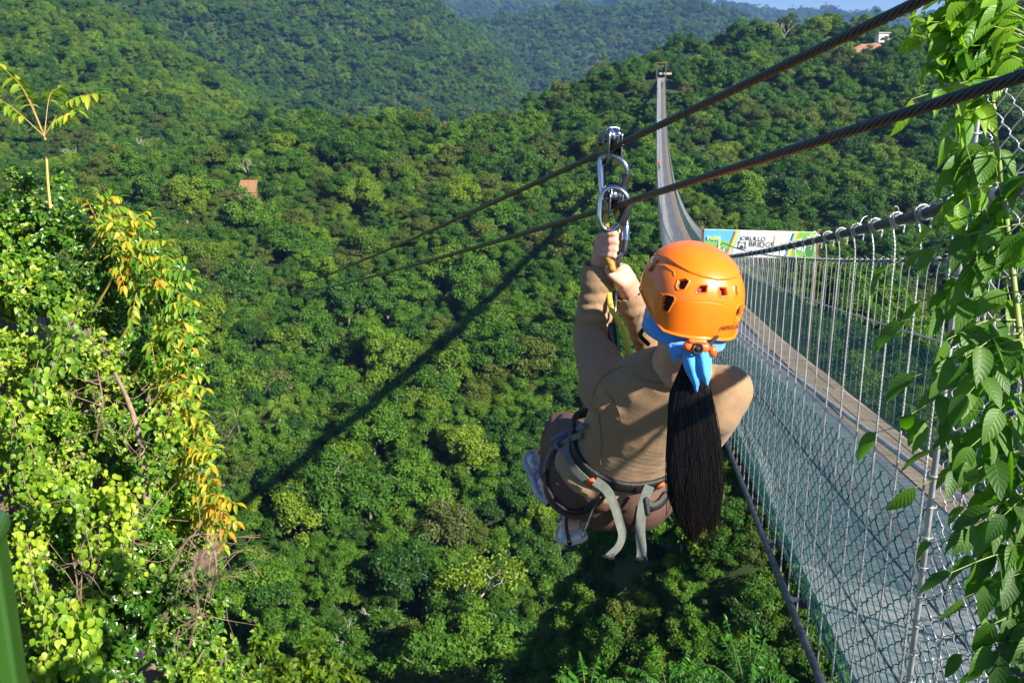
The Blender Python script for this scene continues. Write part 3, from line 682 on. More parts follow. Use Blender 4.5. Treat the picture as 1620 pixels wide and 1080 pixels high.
# ================================================================== ZIPLINE RIDER
def lerp(a, b, t): return a+(b-a)*t
PX = lambda *a: Vector(P(*a))
m_shirt = mat('tan_shirt', (.265, .165, .090), .88, col2=(.31, .195, .108), nscale=9, bump=.25, bscale=420, sheen=.08)
m_legs = mat('brown_leggings', (.075, .034, .022), .8, col2=(.10, .046, .03), nscale=10, bump=.15, bscale=500)
m_skin2 = mat('rider_skin', (.54, .27, .18), .48, col2=(.62, .35, .25), nscale=14, bump=.12, bscale=160, spec=.45)
SH_L, SH_R = PX(958, 612, 2.33), PX(1140, 622, 2.31)
EL_L, WR_L = PX(936, 530, 2.465), PX(951, 415, 2.41)
EL_R, WR_R = PX(1045, 575, 2.50), PX(996, 458, 2.425)
NECK, HEADC = PX(1072, 588, 2.20), PX(1090, 486, 2.115)
HIP_L, KN_L, AN_L = PX(920, 738, 2.61), PX(893, 684, 2.93), PX(874, 748, 2.70)
HIP_R, KN_R, AN_R = PX(1008, 778, 2.56), PX(968, 735, 2.93), PX(905, 800, 2.74)
TORSO = [  # centre, lateral direction (pixel slope), half width, half depth
 (PX(958, 775, 2.565), .46, .133, .108), (PX(966, 750, 2.55), .48, .145, .108), (PX(982, 724, 2.505), .42, .120, .090), (PX(1000, 695, 2.455), .30, .124, .092),
 (PX(1020, 660, 2.40), .18, .134, .096), (PX(1036, 630, 2.345), .08, .138, .094), (PX(1052, 606, 2.29), .05, .118, .080), (PX(1064, 592, 2.25), .05, .085, .062)]
tc = spline([t[0] for t in TORSO], 36); tp = np.interp(np.linspace(0, 7, 36), range(8), [t[1] for t in TORSO]); tw = np.interp(np.linspace(0, 7, 36), range(8), [t[2] for t in TORSO]); td = np.interp(np.linspace(0, 7, 36), range(8), [t[3] for t in TORSO])
def torso(mb, e, a=0, b=36, k=1.0):
    for i in range(a, b):
        c = Vector(tc[i]); ax = Vector(tc[min(i+1, 35)]-tc[max(i-1, 0)]).normalized()
        lat = Vector((1, .10, -tp[i])); lat = (lat-ax*lat.dot(ax)).normalized(); fr = ax.cross(lat)
        mb.ball(c, (tw[i]*k+e, td[i]*k+e, .045+e), (lat, fr, ax), n=14)
# ---- body: one continuous skin -------------------------------------------------
body = MB()
torso(body, -.006)
def arm(mb, S, E, W, e, r=(.050, .037, .037, .027)):
    mb.cap(S, r[0]+e, E, r[1]+e); mb.cap(E, r[2]+e, W, r[3]+e)
arm(body, SH_L, EL_L, WR_L, -.006); arm(body, SH_R, EL_R, WR_R, -.006)
for S in (SH_L, SH_R): body.ball(S, .055)
body.cap(Vector(tc[33]), .062, NECK+Vector((0, 0, .03)), .052); body.cap(NECK+Vector((0, 0, .01)), .049, HEADC+Vector((-.01, .0, -.04)), .052)
# head: skull, jaw, nose, ears, brow  (it faces away to the left)
HD = R(12); FW = Vector((-math.sin(HD), math.cos(HD), 0)); TILT = R(8); UPV = Vector((0, 0, 1))
HZ = (math.cos(TILT)*UPV-math.sin(TILT)*FW).normalized(); HY = (math.cos(TILT)*FW+math.sin(TILT)*UPV).normalized(); HX = HY.cross(HZ).normalized()
ROLL = R(8); HZ, HX = (HZ*math.cos(ROLL)+HX*math.sin(ROLL)), (HX*math.cos(ROLL)-HZ*math.sin(ROLL))
HB = (HX, HY, HZ)
def hp(x, y, z): return HEADC+HX*x+HY*y+HZ*z
body.ball(hp(0, 0, .02), (.073, .093, .085), HB, n=16); body.ball(hp(0, .028, -.035), (.058, .066, .075), HB); body.cap(hp(0, .05, -.075), .034, hp(0, .066, -.088), .022)
body.cap(hp(0, .090, .0), .008, hp(0, .112, -.030), .013); body.ball(hp(0, .092, -.058), (.024, .012, .012), HB)
for s in (-1, 1): body.ball(hp(.078*s, -.002, -.022), (.012, .020, .032), HB); body.ball(hp(.030*s, .088, .004), (.013, .010, .010), HB)
# legs
def leg(mb, H, K, A, e, thigh=(.088, .060), calf=(.056, .036)):
    mb.cap(H, thigh[0]+e, K, thigh[1]+e); M = K.lerp(A, .35); mb.cap(K, calf[0]+e, M, calf[0]*1.04+e); mb.cap(M, calf[0]*1.02+e, A, calf[1]+e)
leg(body, HIP_L, KN_L, AN_L, -.004, (.094, .060)); leg(body, HIP_R, KN_R, AN_R, -.004, (.100, .060))
TO_L, HE_L = PX(857, 724, 2.84), PX(874, 772, 2.74)
TO_R, HE_R = PX(902, 832, 2.71), PX(906, 806, 2.80)
body.cap(HE_L, .030, TO_L, .026); body.cap(AN_L, .034, HE_L, .03); body.cap(HE_R, .030, TO_R, .026); body.cap(AN_R, .034, HE_R, .03)
# hands ---------------------------------------------------------------------------
def finger(mb, pts, r):
    for a, b, q in zip(pts[:-1], pts[1:], range(9)): mb.cap(a, r[q], b, r[q+1], sides=10)
# left hand (upper): palm on the left of the grip, four fingers wrapped over the near side, thumb beyond
body.cap(WR_L, .026, PX(953, 398, 2.39), .024, Vector((0, 1, 0)), 1.1); body.cap(PX(952, 400, 2.392), .022, PX(955, 380, 2.385), .020, Vector((0, 1, .1)), 1.25)
for k, (y0, x1, y1, x2, y2, rr) in enumerate(((371, 970, 368, 981, 376, .0088), (382, 972, 381, 979, 388, .0090), (392, 972, 393, 978, 398, .0087), (401, 970, 403, 975, 407, .0078))):
    finger(body, [PX(956, y0+3, 2.372), PX(x1-6, y1+1, 2.345), PX(x1+2, y1+2, 2.340), PX(x2, y2, 2.352), PX(x2-3, y2+1, 2.375)], (rr*1.12, rr*1.08, rr, rr*.96, rr*.85))
finger(body, [PX(953, 392, 2.41), PX(960, 374, 2.42), PX(970, 364, 2.405), PX(977, 366, 2.392)], (.013, .011, .0098, .0085))
# right hand (lower): back of the hand to the viewer, fingers closed over the far side
body.cap(WR_R, .026, PX(988, 444, 2.40), .024, Vector((1, .2, .3)), 1.15); body.cap(PX(989, 446, 2.40), .023, PX(982, 431, 2.392), .020, Vector((1, .3, .3)), 1.35)
for k, (x0, y0, x1, y1, x2, y2, rr) in enumerate(((975, 430, 968, 423, 964, 430, .0085), (982, 425, 974, 420, 967, 424, .009), (989, 427, 984, 421, 976, 420, .0088), (994, 433, 991, 427, 984, 425, .0078))):
    finger(body, [PX(x0+6, y0+9, 2.392), PX(x0, y0-1, 2.388), PX(x1, y1, 2.405), PX(x2, y2, 2.42)], (rr*1.2, rr*1.1, rr, rr*.88))
finger(body, [PX(985, 448, 2.385), PX(974, 440, 2.370), PX(966, 434, 2.366), PX(961, 427, 2.372)], (.014, .0115, .0098, .0085))
BV, BF = remeshed(body, .0032, 3, .45)
rider = thing('person', 'zipline rider seen from behind, orange helmet, tan shirt, brown leggings, long dark ponytail', 'person', tuple(PX(985, 735, 2.45)))
RO = Vector(rider.location)
def rpart(me, name, parent=None):
    me.transform(Matrix.Translation(-RO)); return link(name, me, parent or rider)
rbody = rpart(mesh_np('body', BV, BF, m_skin2), 'body')
# ---- shirt -----------------------------------------------------------------------
sh = MB(); torso(sh, .006, 5, 36)
CU_L, CU_R = WR_L.lerp(EL_L, .02), WR_R.lerp(EL_R, .03)
for S, E, C in ((SH_L, EL_L, CU_L), (SH_R, EL_R, CU_R)):
    sh.ball(S, .066); sh.cap(S, .058, E, .045); sh.cap(E, .046, E.lerp(C, .6), .040); sh.cap(E.lerp(C, .6), .040, C, .036)
    U = Vector(tc[28]); sh.cap(U.lerp(S, .45), .075, S, .064)
# right shoulder bulges out sideways, sleeve gathered
sh.cap(PX(1132, 648, 2.30), .062, PX(1150, 618, 2.285), .060); sh.cap(PX(1118, 690, 2.40), .045, PX(1134, 650, 2.31), .060)
# cuff folds
for C, E in ((CU_L, EL_L), (CU_R, EL_R)):
    d = (E-C).normalized(); sh.cap(C+d*.002, .0405, C+d*.040, .0445)
# collar
for k in range(20):
    a = k/20*6.283; c = Vector(tc[35])+Vector((math.cos(a)*.068, math.sin(a)*.062, .022+.018*math.sin(a-.4))); c2 = Vector(tc[35])+Vector((math.cos(a+.314)*.068, math.sin(a+.314)*.062, .022+.018*math.sin(a-.086)))
    sh.cap(c, .011, c2, .011, sides=8)
FOLDS = [(P(*a), P(*b), amp, w) for a, b, amp, w in (
 ((948,628,2.26), (990,660,2.27), .005, .010), ((944,645,2.27), (985,690,2.30), .004, .009), ((940,668,2.30), (962,722,2.38), .0035, .008), ((1010,610,2.2), (985,640,2.25), .003, .010),
 ((1052,700,2.33), (1000,722,2.37), .0035, .007), ((1056,722,2.36), (990,742,2.40), .0035, .006), ((1050,742,2.39), (960,750,2.42), .003, .006), ((1112,640,2.21), (1140,600,2.22), .005, .010), ((1120,662,2.24), (1160,630,2.23), .005, .010), ((960,600,2.25), (1000,605,2.22), .005, .008))]
def limb_folds(V, N):
    """soft gathered creases: across the sleeves and fanning over the back"""
    out = np.zeros(len(V))
    for S, E, amp, wl in ((EL_L, WR_L, .0042, .030), (SH_L, EL_L, .0030, .040), (EL_R, WR_R, .0045, .028), (SH_R, EL_R, .0035, .04)):
        a = np.array(S); ax = np.array(E)-a; L = np.linalg.norm(ax); ax /= L
        t = (V-a) @ ax; q = V-a-t[:, None]*ax; dist = np.linalg.norm(q, axis=1); ang = np.arctan2(q[:, 0], q[:, 2])
        w = smooth01((t+.02)/.05)*smooth01((L-t)/.05)*smooth01((.075-dist)/.02)
        ph = t/wl*6.283+1.9*np.sin(ang*1.0+a[0]*9)+1.2*np.sin(t*37+ang*2)
        out += w*amp*(.45+.9*np.array([noise.noise((v[0]*16, v[1]*16, v[2]*11+3)) for v in V]))*(np.abs(np.sin(ph/2))**.6*2-1.1)
    n1 = np.array([noise.noise((v[0]*9, v[1]*9, v[2]*13)) for v in V]); n2 = np.array([noise.noise((v[0]*16+v[2]*14, v[1]*14, v[2]*22-v[0]*18)) for v in V])
    for P0, P1, amp, w in FOLDS:
        a = np.array(P0); b = np.array(P1); t = np.clip(((V-a) @ (b-a))/((b-a) @ (b-a)), 0, 1); d = np.linalg.norm(V-a-t[:, None]*(b-a), axis=1)
        out += amp*np.sin(np.pi*(.12+.88*t))*np.exp(-(d/w)**2)
    return out+.0028*n1+.0010*(1-2*np.abs(n2))
SV, SF = remeshed(sh, .0045, 7, .5, limb_folds)
# open the cuffs, the neck and the hem
def cut_open(V, F, planes):
    k = np.ones(len(V), bool)
    for p, n, rad in planes:
        d = (V-np.array(p)); k &= ~((d @ np.array(n) > 0) & (np.linalg.norm(d, axis=1) < rad))
    return keep(V, F, k)
dL = (WR_L-EL_L).normalized(); dR = (WR_R-EL_R).normalized()
SV, SF = cut_open(SV, SF, [(WR_L-dL*.004, dL, .058), (WR_R-dR*.006, dR, .058)])
shirt_me = mesh_np('shirt', SV, SF, m_shirt); shirt = rpart(shirt_me, 'shirt')
md = shirt.modifiers.new('cloth thickness', 'SOLIDIFY'); md.thickness = .0022; md.offset = -1
# ---- leggings ---------------------------------------------------------------------
lg = MB(); torso(lg, .001, 0, 14)
leg(lg, HIP_L, KN_L, AN_L, .002, (.094, .061)); leg(lg, HIP_R, KN_R, AN_R, .002, (.100, .061))
lg.ball(PX(915, 765, 2.57), .092); lg.ball(PX(1008, 785, 2.53), .088); lg.ball(PX(960, 785, 2.56), .089)
def leg_folds(V, N):
    n1 = np.array([noise.noise((v[0]*13, v[1]*9, v[2]*22)) for v in V]); a = np.array(KN_L); d = np.linalg.norm(V-a, axis=1)
    return .003*n1+.0035*np.sin(V[:, 2]*260+n1*2)*smooth01((.13-d)/.06)
LV, LF = remeshed(lg, .005, 6, .5, leg_folds)
rpart(mesh_np('leggings', LV, LF, m_legs), 'leggings')
# ---- helmet -------------------------------------------------------------------------
m_shell = mat('glossy_orange_shell', (.88, .175, .004), .34, spec=.5, coat=.35, bump=.02, bscale=60)
m_shell_in = mat('vent_dark', (.03, .008, .006), .7); m_vr = mat('vent_red_lining', (.20, .015, .01), .6)
m_foam = mat('black_foam', (.012, .012, .013), .8)
HC = PX(1092, 464, 2.115)
def hsurf(az, q):
    """az 0 = front, pi/2 = right; q 0 top .. 1 widest .. 2 rim"""
    ca, sa = np.cos(az), np.sin(az); n = 2/2.25
    zt = .106
    rim = np.interp(np.abs((az+math.pi) % (2*math.pi)-math.pi), [0, .9, 1.35, 1.8, 2.3, 3.15], [-.022, -.018, -.018, -.032, -.058, -.054])
    a = .101; b = .120
    th = np.minimum(q, 1)*math.pi/2; rho = np.sin(th)**n; z = zt*np.cos(th)**n
    low = np.clip(q-1, 0, 1); z = np.where(q > 1, rim*low, z); rho = np.where(q > 1, 1-.03*low**2+.015*smooth01((low-.9)/.1), rho)
    sq = (np.abs(sa)**2.5+np.abs(ca)**2.5)**(-1/2.5); sq = 1+(sq-1)*smooth01(q/.9); rho = rho*sq   # boxier plan towards the rim
    return np.stack([a*rho*sa, b*rho*ca-.004, z], -1)
na, nq = 640, 300
AZ, Q = np.meshgrid(np.arange(na)*2*math.pi/na, np.concatenate([np.linspace(.004, 1, 190), np.linspace(1, 2, nq-189)[1:]]))
nq = AZ.shape[0]; HL = hsurf(AZ, Q)
def toworld(Lc): return np.array(HC)+Lc @ np.array([tuple(b) for b in HB])
W0 = toworld(HL.reshape(-1, 3)); dA = np.roll(HL, -1, 1)-np.roll(HL, 1, 1); dQ = np.gradient(HL, axis=0); NR = np.cross(dA, dQ); NR /= np.linalg.norm(NR, axis=2)[..., None]+1e-12
NR *= np.sign((NR*HL).sum(2))[..., None]
hx, hy, hf = proj(W0); NW = NR.reshape(-1, 3) @ np.array([tuple(b) for b in HB]); facing = (NW*(-W0)).sum(1) > 0
def sd_poly(x, y, poly):
    """signed distance in pixels, negative inside"""
    d = np.full(x.shape, 1e9); ins = np.zeros(x.shape, bool); n = len(poly)
    for i in range(n):
        x0, y0 = poly[i]; x1, y1 = poly[(i+1) % n]; ex, ey = x1-x0, y1-y0
        t = np.clip(((x-x0)*ex+(y-y0)*ey)/(ex*ex+ey*ey), 0, 1); d = np.minimum(d, np.hypot(x-x0-t*ex, y-y0-t*ey))
        c = (y0 > y) != (y1 > y); ins ^= c & (x < ex*(y-y0)/(ey+1e-12)+x0)
    return np.where(ins, -d, d)
VENT = [[(1074,443),(1084,441),(1089,445),(1082,457),(1073,457),(1071,453)], [(1108,452),(1118,452),(1117,462),(1103,463),(1102,460)], [(1139,455),(1148,456),(1150,467),(1141,468),(1138,462)], [(1163,453),(1166,454),(1167,467),(1164,468)],
        [(1052,467),(1065,470),(1066,474),(1056,492),(1050,492),(1046,488),(1048,474)], [(1170,484),(1176,482),(1172,505),(1163,508),(1165,492)]]
PADV = [[(1070,439),(1086,437),(1093,444),(1085,461),(1070,461),(1067,455)]]
disp = np.zeros(len(W0)); sd_all = np.full(len(W0), 99.)
for k, p in enumerate(VENT):
    sd = np.where(facing, sd_poly(hx, hy, p), 99); sd_all = np.minimum(sd_all, sd)
disp += np.where(sd_all < 3.2, .0014*smooth01((3.2-sd_all)/1.6), 0)
disp -= .013*smooth01((.9-sd_all)/1.8)
# raised crown panel behind a crease line; the crease continues round the hidden side at one height
LINE = [(1000,392),(1045,406),(1056,410),(1072,421),(1090,431),(1110,438),(1135,443),(1155,442),(1165,438),(1176,424),(1190,380),(1190,300),(1000,300)]
sdl = sd_poly(hx, hy, LINE); hz = HL.reshape(-1, 3)[:, 2]
pan = np.where(facing, smooth01((1.2-sdl)/2.4), smooth01((hz-.074)/.004)); blend = smooth01(((NW*(-W0)).sum(1)/np.linalg.norm(W0, axis=1)-.02)/.12); pan = pan*blend+smooth01((hz-.074)/.004)*(1-blend)
disp += .0036*pan
# side step line towards the left rim, and a shallow curved groove across the back
def groove(line, w, h):
    d = np.full(len(hx), 99.)
    for (x0, y0), (x1, y1) in zip(line[:-1], line[1:]):
        ex, ey = x1-x0, y1-y0; t = np.clip(((hx-x0)*ex+(hy-y0)*ey)/(ex*ex+ey*ey), 0, 1); d = np.minimum(d, np.hypot(hx-x0-t*ex, hy-y0-t*ey))
    return np.where(facing, h*smooth01((w-d)/w), 0)
disp += groove([(1014,458),(1030,458),(1042,461),(1052,468)], 2.0, .0014)+groove([(1034,418),(1052,420),(1066,430),(1067,436)], 2.0, .0014)
disp -= .35*groove([(1095,477),(1110,476.5),(1128,478),(1142,481),(1152,485)], 1.6, .0016)
# the lower rear band swells out a little, the rim ends in a small lip
low = np.clip(Q.ravel()-1, 0, 1); disp += .0022*smooth01((low-.93)/.05)
side_bulge = np.exp(-((AZ.ravel()-4.2)/.35)**2)*0
HW = (W0+NW*disp[:, None])
idx = np.arange(nq*na).reshape(nq, na); F = np.stack([idx[:-1], idx[1:], np.roll(idx, -1, 1)[1:], np.roll(idx, -1, 1)[:-1]], -1).reshape(-1, 4)
ms_ = np.where((sd_all[F].mean(1) < -.1), 1, 0); redm = (ms_ == 1) & (hx[F].mean(1) > 1095) & (hx[F].mean(1) < 1168) & (hy[F].mean(1) < 475); ms_ = np.where(redm, 2, ms_)
# inner wall and underside foam
rimv = idx[-1]; inner = toworld(hsurf(AZ[-1], np.full(na, 1.93))*np.array([.90, .92, 1.0])); inner2 = toworld(hsurf(AZ[-1], np.full(na, 1.2))*np.array([.88, .90, 1.0]))
top = W0[idx[0]].mean(0)+np.array(HZ)*.0036
n0 = len(HW); Vh = np.vstack([HW, inner, inner2, [top]]); j = np.arange(na); j2 = (j+1) % na
F2 = np.stack([rimv[j], n0+j, n0+j2, rimv[j2]], -1); F3 = np.stack([n0+j, n0+na+j, n0+na+j2, n0+j2], -1); T3 = np.stack([idx[0][j2], idx[0][j], np.full(na, n0+2*na)], -1)
hm = mesh_np('helmet', Vh, [np.vstack([F, F2, F3]), T3], [m_shell, m_shell_in, m_vr, m_foam], np.concatenate([ms_, np.full(na, 3), np.full(na, 3), np.zeros(na, int)]))
helmet = rpart(hm, 'helmet')
hb_tree = bvh(W0, F)
def on_helmet(px, py, off=.0):
    r = ray(px, py).normalized(); h = hb_tree.ray_cast(Vector((0, 0, 0)), r)
    n = h[1] if h[1].dot(r) < 0 else -h[1]; return h[0]+n*off, n
# maker's lettering on the right rear rim
c, n = on_helmet(1153, 520, .0024); up = (HZ-n*HZ.dot(n)).normalized(); rt = up.cross(n)
me = text_mesh('lettering', 'PANGA', .0145, mat('grey_print', (.16, .05, .02), .5), extr=.0004, align='CENTER', offset=.0002)
me.transform(Matrix.Translation(c) @ Matrix((rt, up, n)).transposed().to_4x4()); rpart(me, 'lettering', helmet)
# headlamp clip on the left edge, rear adjuster
mb = MB(); a, n = on_helmet(1030, 428, .003); b_, n2 = on_helmet(1040, 412, .003); mb.cap(a, .003, b_, .003, n, 1.0, 8); rpart(mb.mesh('lamp_clip', m_foam), 'lamp_clip', helmet)
m_adj = mat('orange_plastic', (.75, .13, .015), .35, coat=.3); m_blue = mat('blue_bandana', (.035, .26, .72), .75, col2=(.06, .36, .85), nscale=18, bump=.3, bscale=500, sheen=.3)
AD = PX(1102, 546, 1.978)
mb = MB()
mb.cap(AD+Vector((-.016, 0, -.002)), .011, AD+Vector((.016, .0, -.004)), .011, Vector((0, 0, 1)), 1.0); mb.cap(AD+Vector((-.012, -.004, .010)), .007, AD+Vector((.014, -.004, .008)), .006)
mb.box(AD+Vector((.034, .006, -.014)), (.014, .010, .020)); rpart(mb.mesh('adjuster', m_adj), 'adjuster', helmet)
mb = MB(); mb.tube([AD+Vector((.010*math.cos(a), -.011, .010*math.sin(a)-.004)) for a in np.linspace(0, 6.283, 17)[:-1]], .0026, 6, closed=True); mb.ball(AD+Vector((0, -.010, -.004)), (.006, .006, .006)); mb.tube([AD+Vector((-.012, -.008, -.006)), AD+Vector((-.030, -.006, -.028))], .0012, 5); mb.tube(spline([AD+Vector((.018, 0, -.004)), AD+Vector((.028, .01, -.002)), PX(1136, 530, 2.038)], 8), .004, 6); rpart(mb.mesh('adjuster_dial', m_foam), 'adjuster_dial', helmet)
# ---- hair under the helmet, bandana ---------------------------------------------------
m_hair = mat('dark_brown_hair', (.0035, .003, .003), .24, col2=(.009, .0065, .006), nscale=2.5, spec=.28, coord='Generated', stretch=(60, 60, 1), anis=.6)
mb = MB(); mb.ball(hp(0, -.012, -.012), (.080, .090, .075), HB, n=18); me = mb.mesh('hair', m_hair); hair = rpart(me, 'hair')
def band(z0, z1, k0, k1, a0, a1, m=0, y0=-.004):
    """cloth following the head between heights z0 and z1"""
    V = []; nn, mm = 40, 8
    for i in range(nn+1):
        a = a0+(a1-a0)*i/nn
        for j in range(mm+1):
            t = j/mm; k = lerp(k0, k1, t)+.0035*math.sin(a*9+t*5)+.002*math.sin(a*23+t*9)
            V.append(hp(math.sin(a)*.089*k*1.0, math.cos(a)*.102*k+y0, lerp(z0, z1, t)-.012*math.cos(a*1)*0))
    F = [(i*(mm+1)+j, i*(mm+1)+j+1, (i+1)*(mm+1)+j+1, (i+1)*(mm+1)+j) for i in range(nn) for j in range(mm)]; return V, F
mb = MB(); mb.add(*band(.020, -.062, .99, .97, math.radians(60), math.radians(300)))
bn = rpart(mb.mesh('bandana', m_blue), 'bandana'); md = bn.modifiers.new('cloth thickness', 'SOLIDIFY'); md.thickness = .002
# knotted tails over the ponytail: pointed folded flaps
def flap(mb, rows):
    """rows of pixel points (left, mid, right) with depths, lofted"""
    A = np.array([spline([P(*q) for q in r], 9) for r in rows]); B = np.array([spline(A[:, k], 22) for k in range(9)]).transpose(1, 0, 2)
    n, m = B.shape[:2]; B = B+np.array([0, -1, 0])*(.0016*np.sin(np.arange(m)*2.4)[None, :, None]+.0015*np.sin(np.arange(n)*.9)[:, None, None])
    i = np.arange(n-1)[:, None]; j = np.arange(m-1)[None]; mb.add(B.reshape(-1, 3), np.stack([i*m+j, i*m+j+1, (i+1)*m+j+1, (i+1)*m+j], -1).reshape(-1, 4))
mb = MB(); flap(mb, [[(1086,552,1.998),(1096,553,1.990),(1108,553,1.998)], [(1079,563,1.998),(1092,562,1.983),(1104,560,1.993)], [(1084,584,2.000),(1096,584,1.984),(1107,578,1.994)], [(1095,604,2.004),(1101,604,1.994),(1108,600,1.998)], [(1102,619,2.008),(1103,620,2.006),(1104,619,2.008)]]); t1 = rpart(mb.mesh('bandana_tail', m_blue), 'bandana_tail', bn)
mb = MB(); flap(mb, [[(1098,552,1.994),(1108,553,1.984),(1118,553,1.996)], [(1096,560,1.993),(1112,556,1.974),(1124,560,1.993)], [(1101,580,1.994),(1114,578,1.972),(1125,578,1.993)], [(1108,596,1.998),(1117,596,1.982),(1124,592,1.996)], [(1118,608,2.004),(1119,609,2.000),(1121,608,2.004)]]); t2 = rpart(mb.mesh('bandana_tail', m_blue), 'bandana_tail', bn)
mb = MB(); flap(mb, [[(1090,541,2.008),(1092,546,1.998),(1092,552,2.003)], [(1072,542,2.008),(1076,551,1.994),(1082,560,2.003)], [(1060,544,2.016),(1064,556,2.003),(1070,568,2.010)], [(1057,545,2.020),(1060,558,2.010),(1066,575,2.016)]]); t3 = rpart(mb.mesh('bandana_tail', m_blue), 'bandana_tail', bn)
for t in (t1, t2, t3): md = t.modifiers.new('cloth thickness', 'SOLIDIFY'); md.thickness = .0016
mb = MB(); mb.tube([hp(math.sin(a)*.084, math.cos(a)*.088-.004, -.060-.01*math.cos(a)) for a in np.linspace(math.radians(70), math.radians(290), 26)], .0045, 6); mb.tube(spline([hp(-.082, .01, -.055), hp(-.080, .035, -.085), hp(-.045, .06, -.115)], 10), .005, 6); rpart(mb.mesh('chin_strap', m_foam), 'chin_strap', helmet)
# ---- ponytail: a tapering core and several hundred separate locks ------------------------
CORE = [(1101,552,2.043,.016,.014), (1098,585,2.043,.028,.022), (1093,622,2.038,.040,.025), (1096,664,2.038,.049,.028), (1098,717,2.038,.055,.028), (1097,769,2.038,.054,.026), (1093,805,2.038,.036,.020), (1094,835,2.038,.021,.013), (1098,858,2.038,.006,.005)]
cp = spline([P(*c[:3]) for c in CORE], 40); cw = np.interp(np.linspace(0, 8, 40), range(9), [c[3] for c in CORE]); cd = np.interp(np.linspace(0, 8, 40), range(9), [c[4] for c in CORE])
g = np.random.default_rng(11); mbc = MB(); a = np.arange(28)*2*math.pi/28
Vc = np.array([cp[i]+np.stack([np.cos(a)*cw[i]*.74, np.sin(a)*cd[i]*.74, 0*a], 1) for i in range(40)]).reshape(-1, 3); i = np.arange(39)[:, None]; j = np.arange(28)[None]
mbc.add(Vc, np.stack([i*28+j, i*28+(j+1) % 28, (i+1)*28+(j+1) % 28, (i+1)*28+j], -1).reshape(-1, 4))
pony = rpart(mbc.mesh('ponytail', m_hair), 'ponytail', hair)
mb = MB()
for k in range(2600):
    th = g.random()*6.283; q = g.uniform(.80, 1.04) if k % 3 else g.random()**.5; n0_ = g.random()*.12; n1_ = g.uniform(.72, 1.0)
    right = math.cos(th) > .35
    if right and g.random() < .6: n1_ = g.uniform(.62, .90)
    t = np.linspace(0, n1_, 16); ii = t*39; C = np.stack([np.interp(ii, range(40), cp[:, m]) for m in range(3)], 1); Wd = np.interp(ii, range(40), cw); Dd = np.interp(ii, range(40), cd)
    if right: Wd = np.where(t > .62, np.maximum(Wd, .062-.03*(t-.62)), Wd)
    kc = int(g.integers(0, 34)); thc = kc*2.399; qc = .35+.6*((kc*.618) % 1); n1_ = min(n1_, .80+.20*((kc*.377) % 1)) if not right else n1_; t_c = (t/max(n1_, .1))**1.6*.42; th = th+(((thc-th+math.pi) % (2*math.pi))-math.pi)*t_c; q = q+(qc-q)*t_c*.8
    wob = (.0006+.0022*t)*np.sin(t*g.uniform(5, 13)+g.random()*6); q = q+.10*np.sin(th*7)*t; 
    pts = C+np.stack([np.cos(th)*Wd*q+wob, np.sin(th)*Dd*q+wob*.6, 0*t], 1)
    if k % 41 == 0: pts[:, 0] += (t**2)*g.normal()*.018
    mb.tube(pts, np.interp(t, [0, .1, .8, n1_], [.0005, .0008, .0008, .0002])*g.uniform(.6, 1.2), 3, caps=False)
tag(rpart(mb.mesh('hair_lock', m_hair), 'hair_lock', hair), kind='stuff')
mb = MB()          # loose wisps and nape hair
for k in range(90):
    th = g.uniform(math.radians(120), math.radians(240)); s0 = hp(math.sin(th)*.074, math.cos(th)*.085-.006, -.045); e = Vector(P(1100+g.normal()*5, 556, 2.038)); mid = s0.lerp(e, .5)+Vector((0, -.012, -.012))
    mb.tube(spline([s0, mid, e], 8), .0022, 4, caps=False)
rpart(mb.mesh('nape_hair', m_hair), 'nape_hair', hair)
# ---- shoes --------------------------------------------------------------------------------
m_sole = mat('pale_grey_sole', (.30, .31, .33), .55, col2=(.48, .47, .46), nscale=30); m_up = mat('silver_lilac_upper', (.16, .155, .16), .5, col2=(.62, .58, .54), nscale=26, metal=.1, lo=.42, hi=.58); m_purple = mat('purple_print', (.22, .10, .45), .5); m_lace = mat('white_lace', (.75, .74, .70), .7)
def shoe(heel, toe, upd, label):
    L = (toe-heel).length; y = (toe-heel).normalized(); z = (upd-y*upd.dot(y)).normalized(); x = y.cross(z)
    B = (x, y, z); o = lambda a, b, c: heel+x*a+y*b+z*c
    nb, kk = 30, 32; L0, L1 = -.036, L+.048
    def outline(t, a):
        w = np.interp(t, [0, .06, .2, .45, .72, .92, 1], [.004, .026, .034, .031, .043, .030, .006]); return w
    def loft(z0f, z1f, k=1.0, dome=0):
        V = []
        for i in range(nb+1):
            t = i/nb; w = outline(t, 0)*k; b = L0+(L1-L0)*t
            for j in range(kk):
                a = 2*math.pi*j/kk; ca, sa = math.cos(a), math.sin(a); e = .55
                cx = math.copysign(abs(ca)**e, ca)*w; u = (math.copysign(abs(sa)**e, sa)+1)/2
                V.append(o(cx*(1-dome*max(0, u-.3)*.55), b, lerp(z0f(t), z1f(t), u)))
        F = [(i*kk+j, i*kk+(j+1) % kk, (i+1)*kk+(j+1) % kk, (i+1)*kk+j) for i in range(nb) for j in range(kk)]
        return V, F
    spring = lambda t: .012*smooth01((t-.7)/.3)+.006*smooth01((.2-t)/.2)
    s_ = MB(); s_.add(*loft(lambda t: -.046+spring(t), lambda t: -.024+spring(t)*.7, 1.08)); sole = rpart(s_.mesh('sole', m_sole), 'sole')
    return None, B, o, loft, spring, (L0, L1)
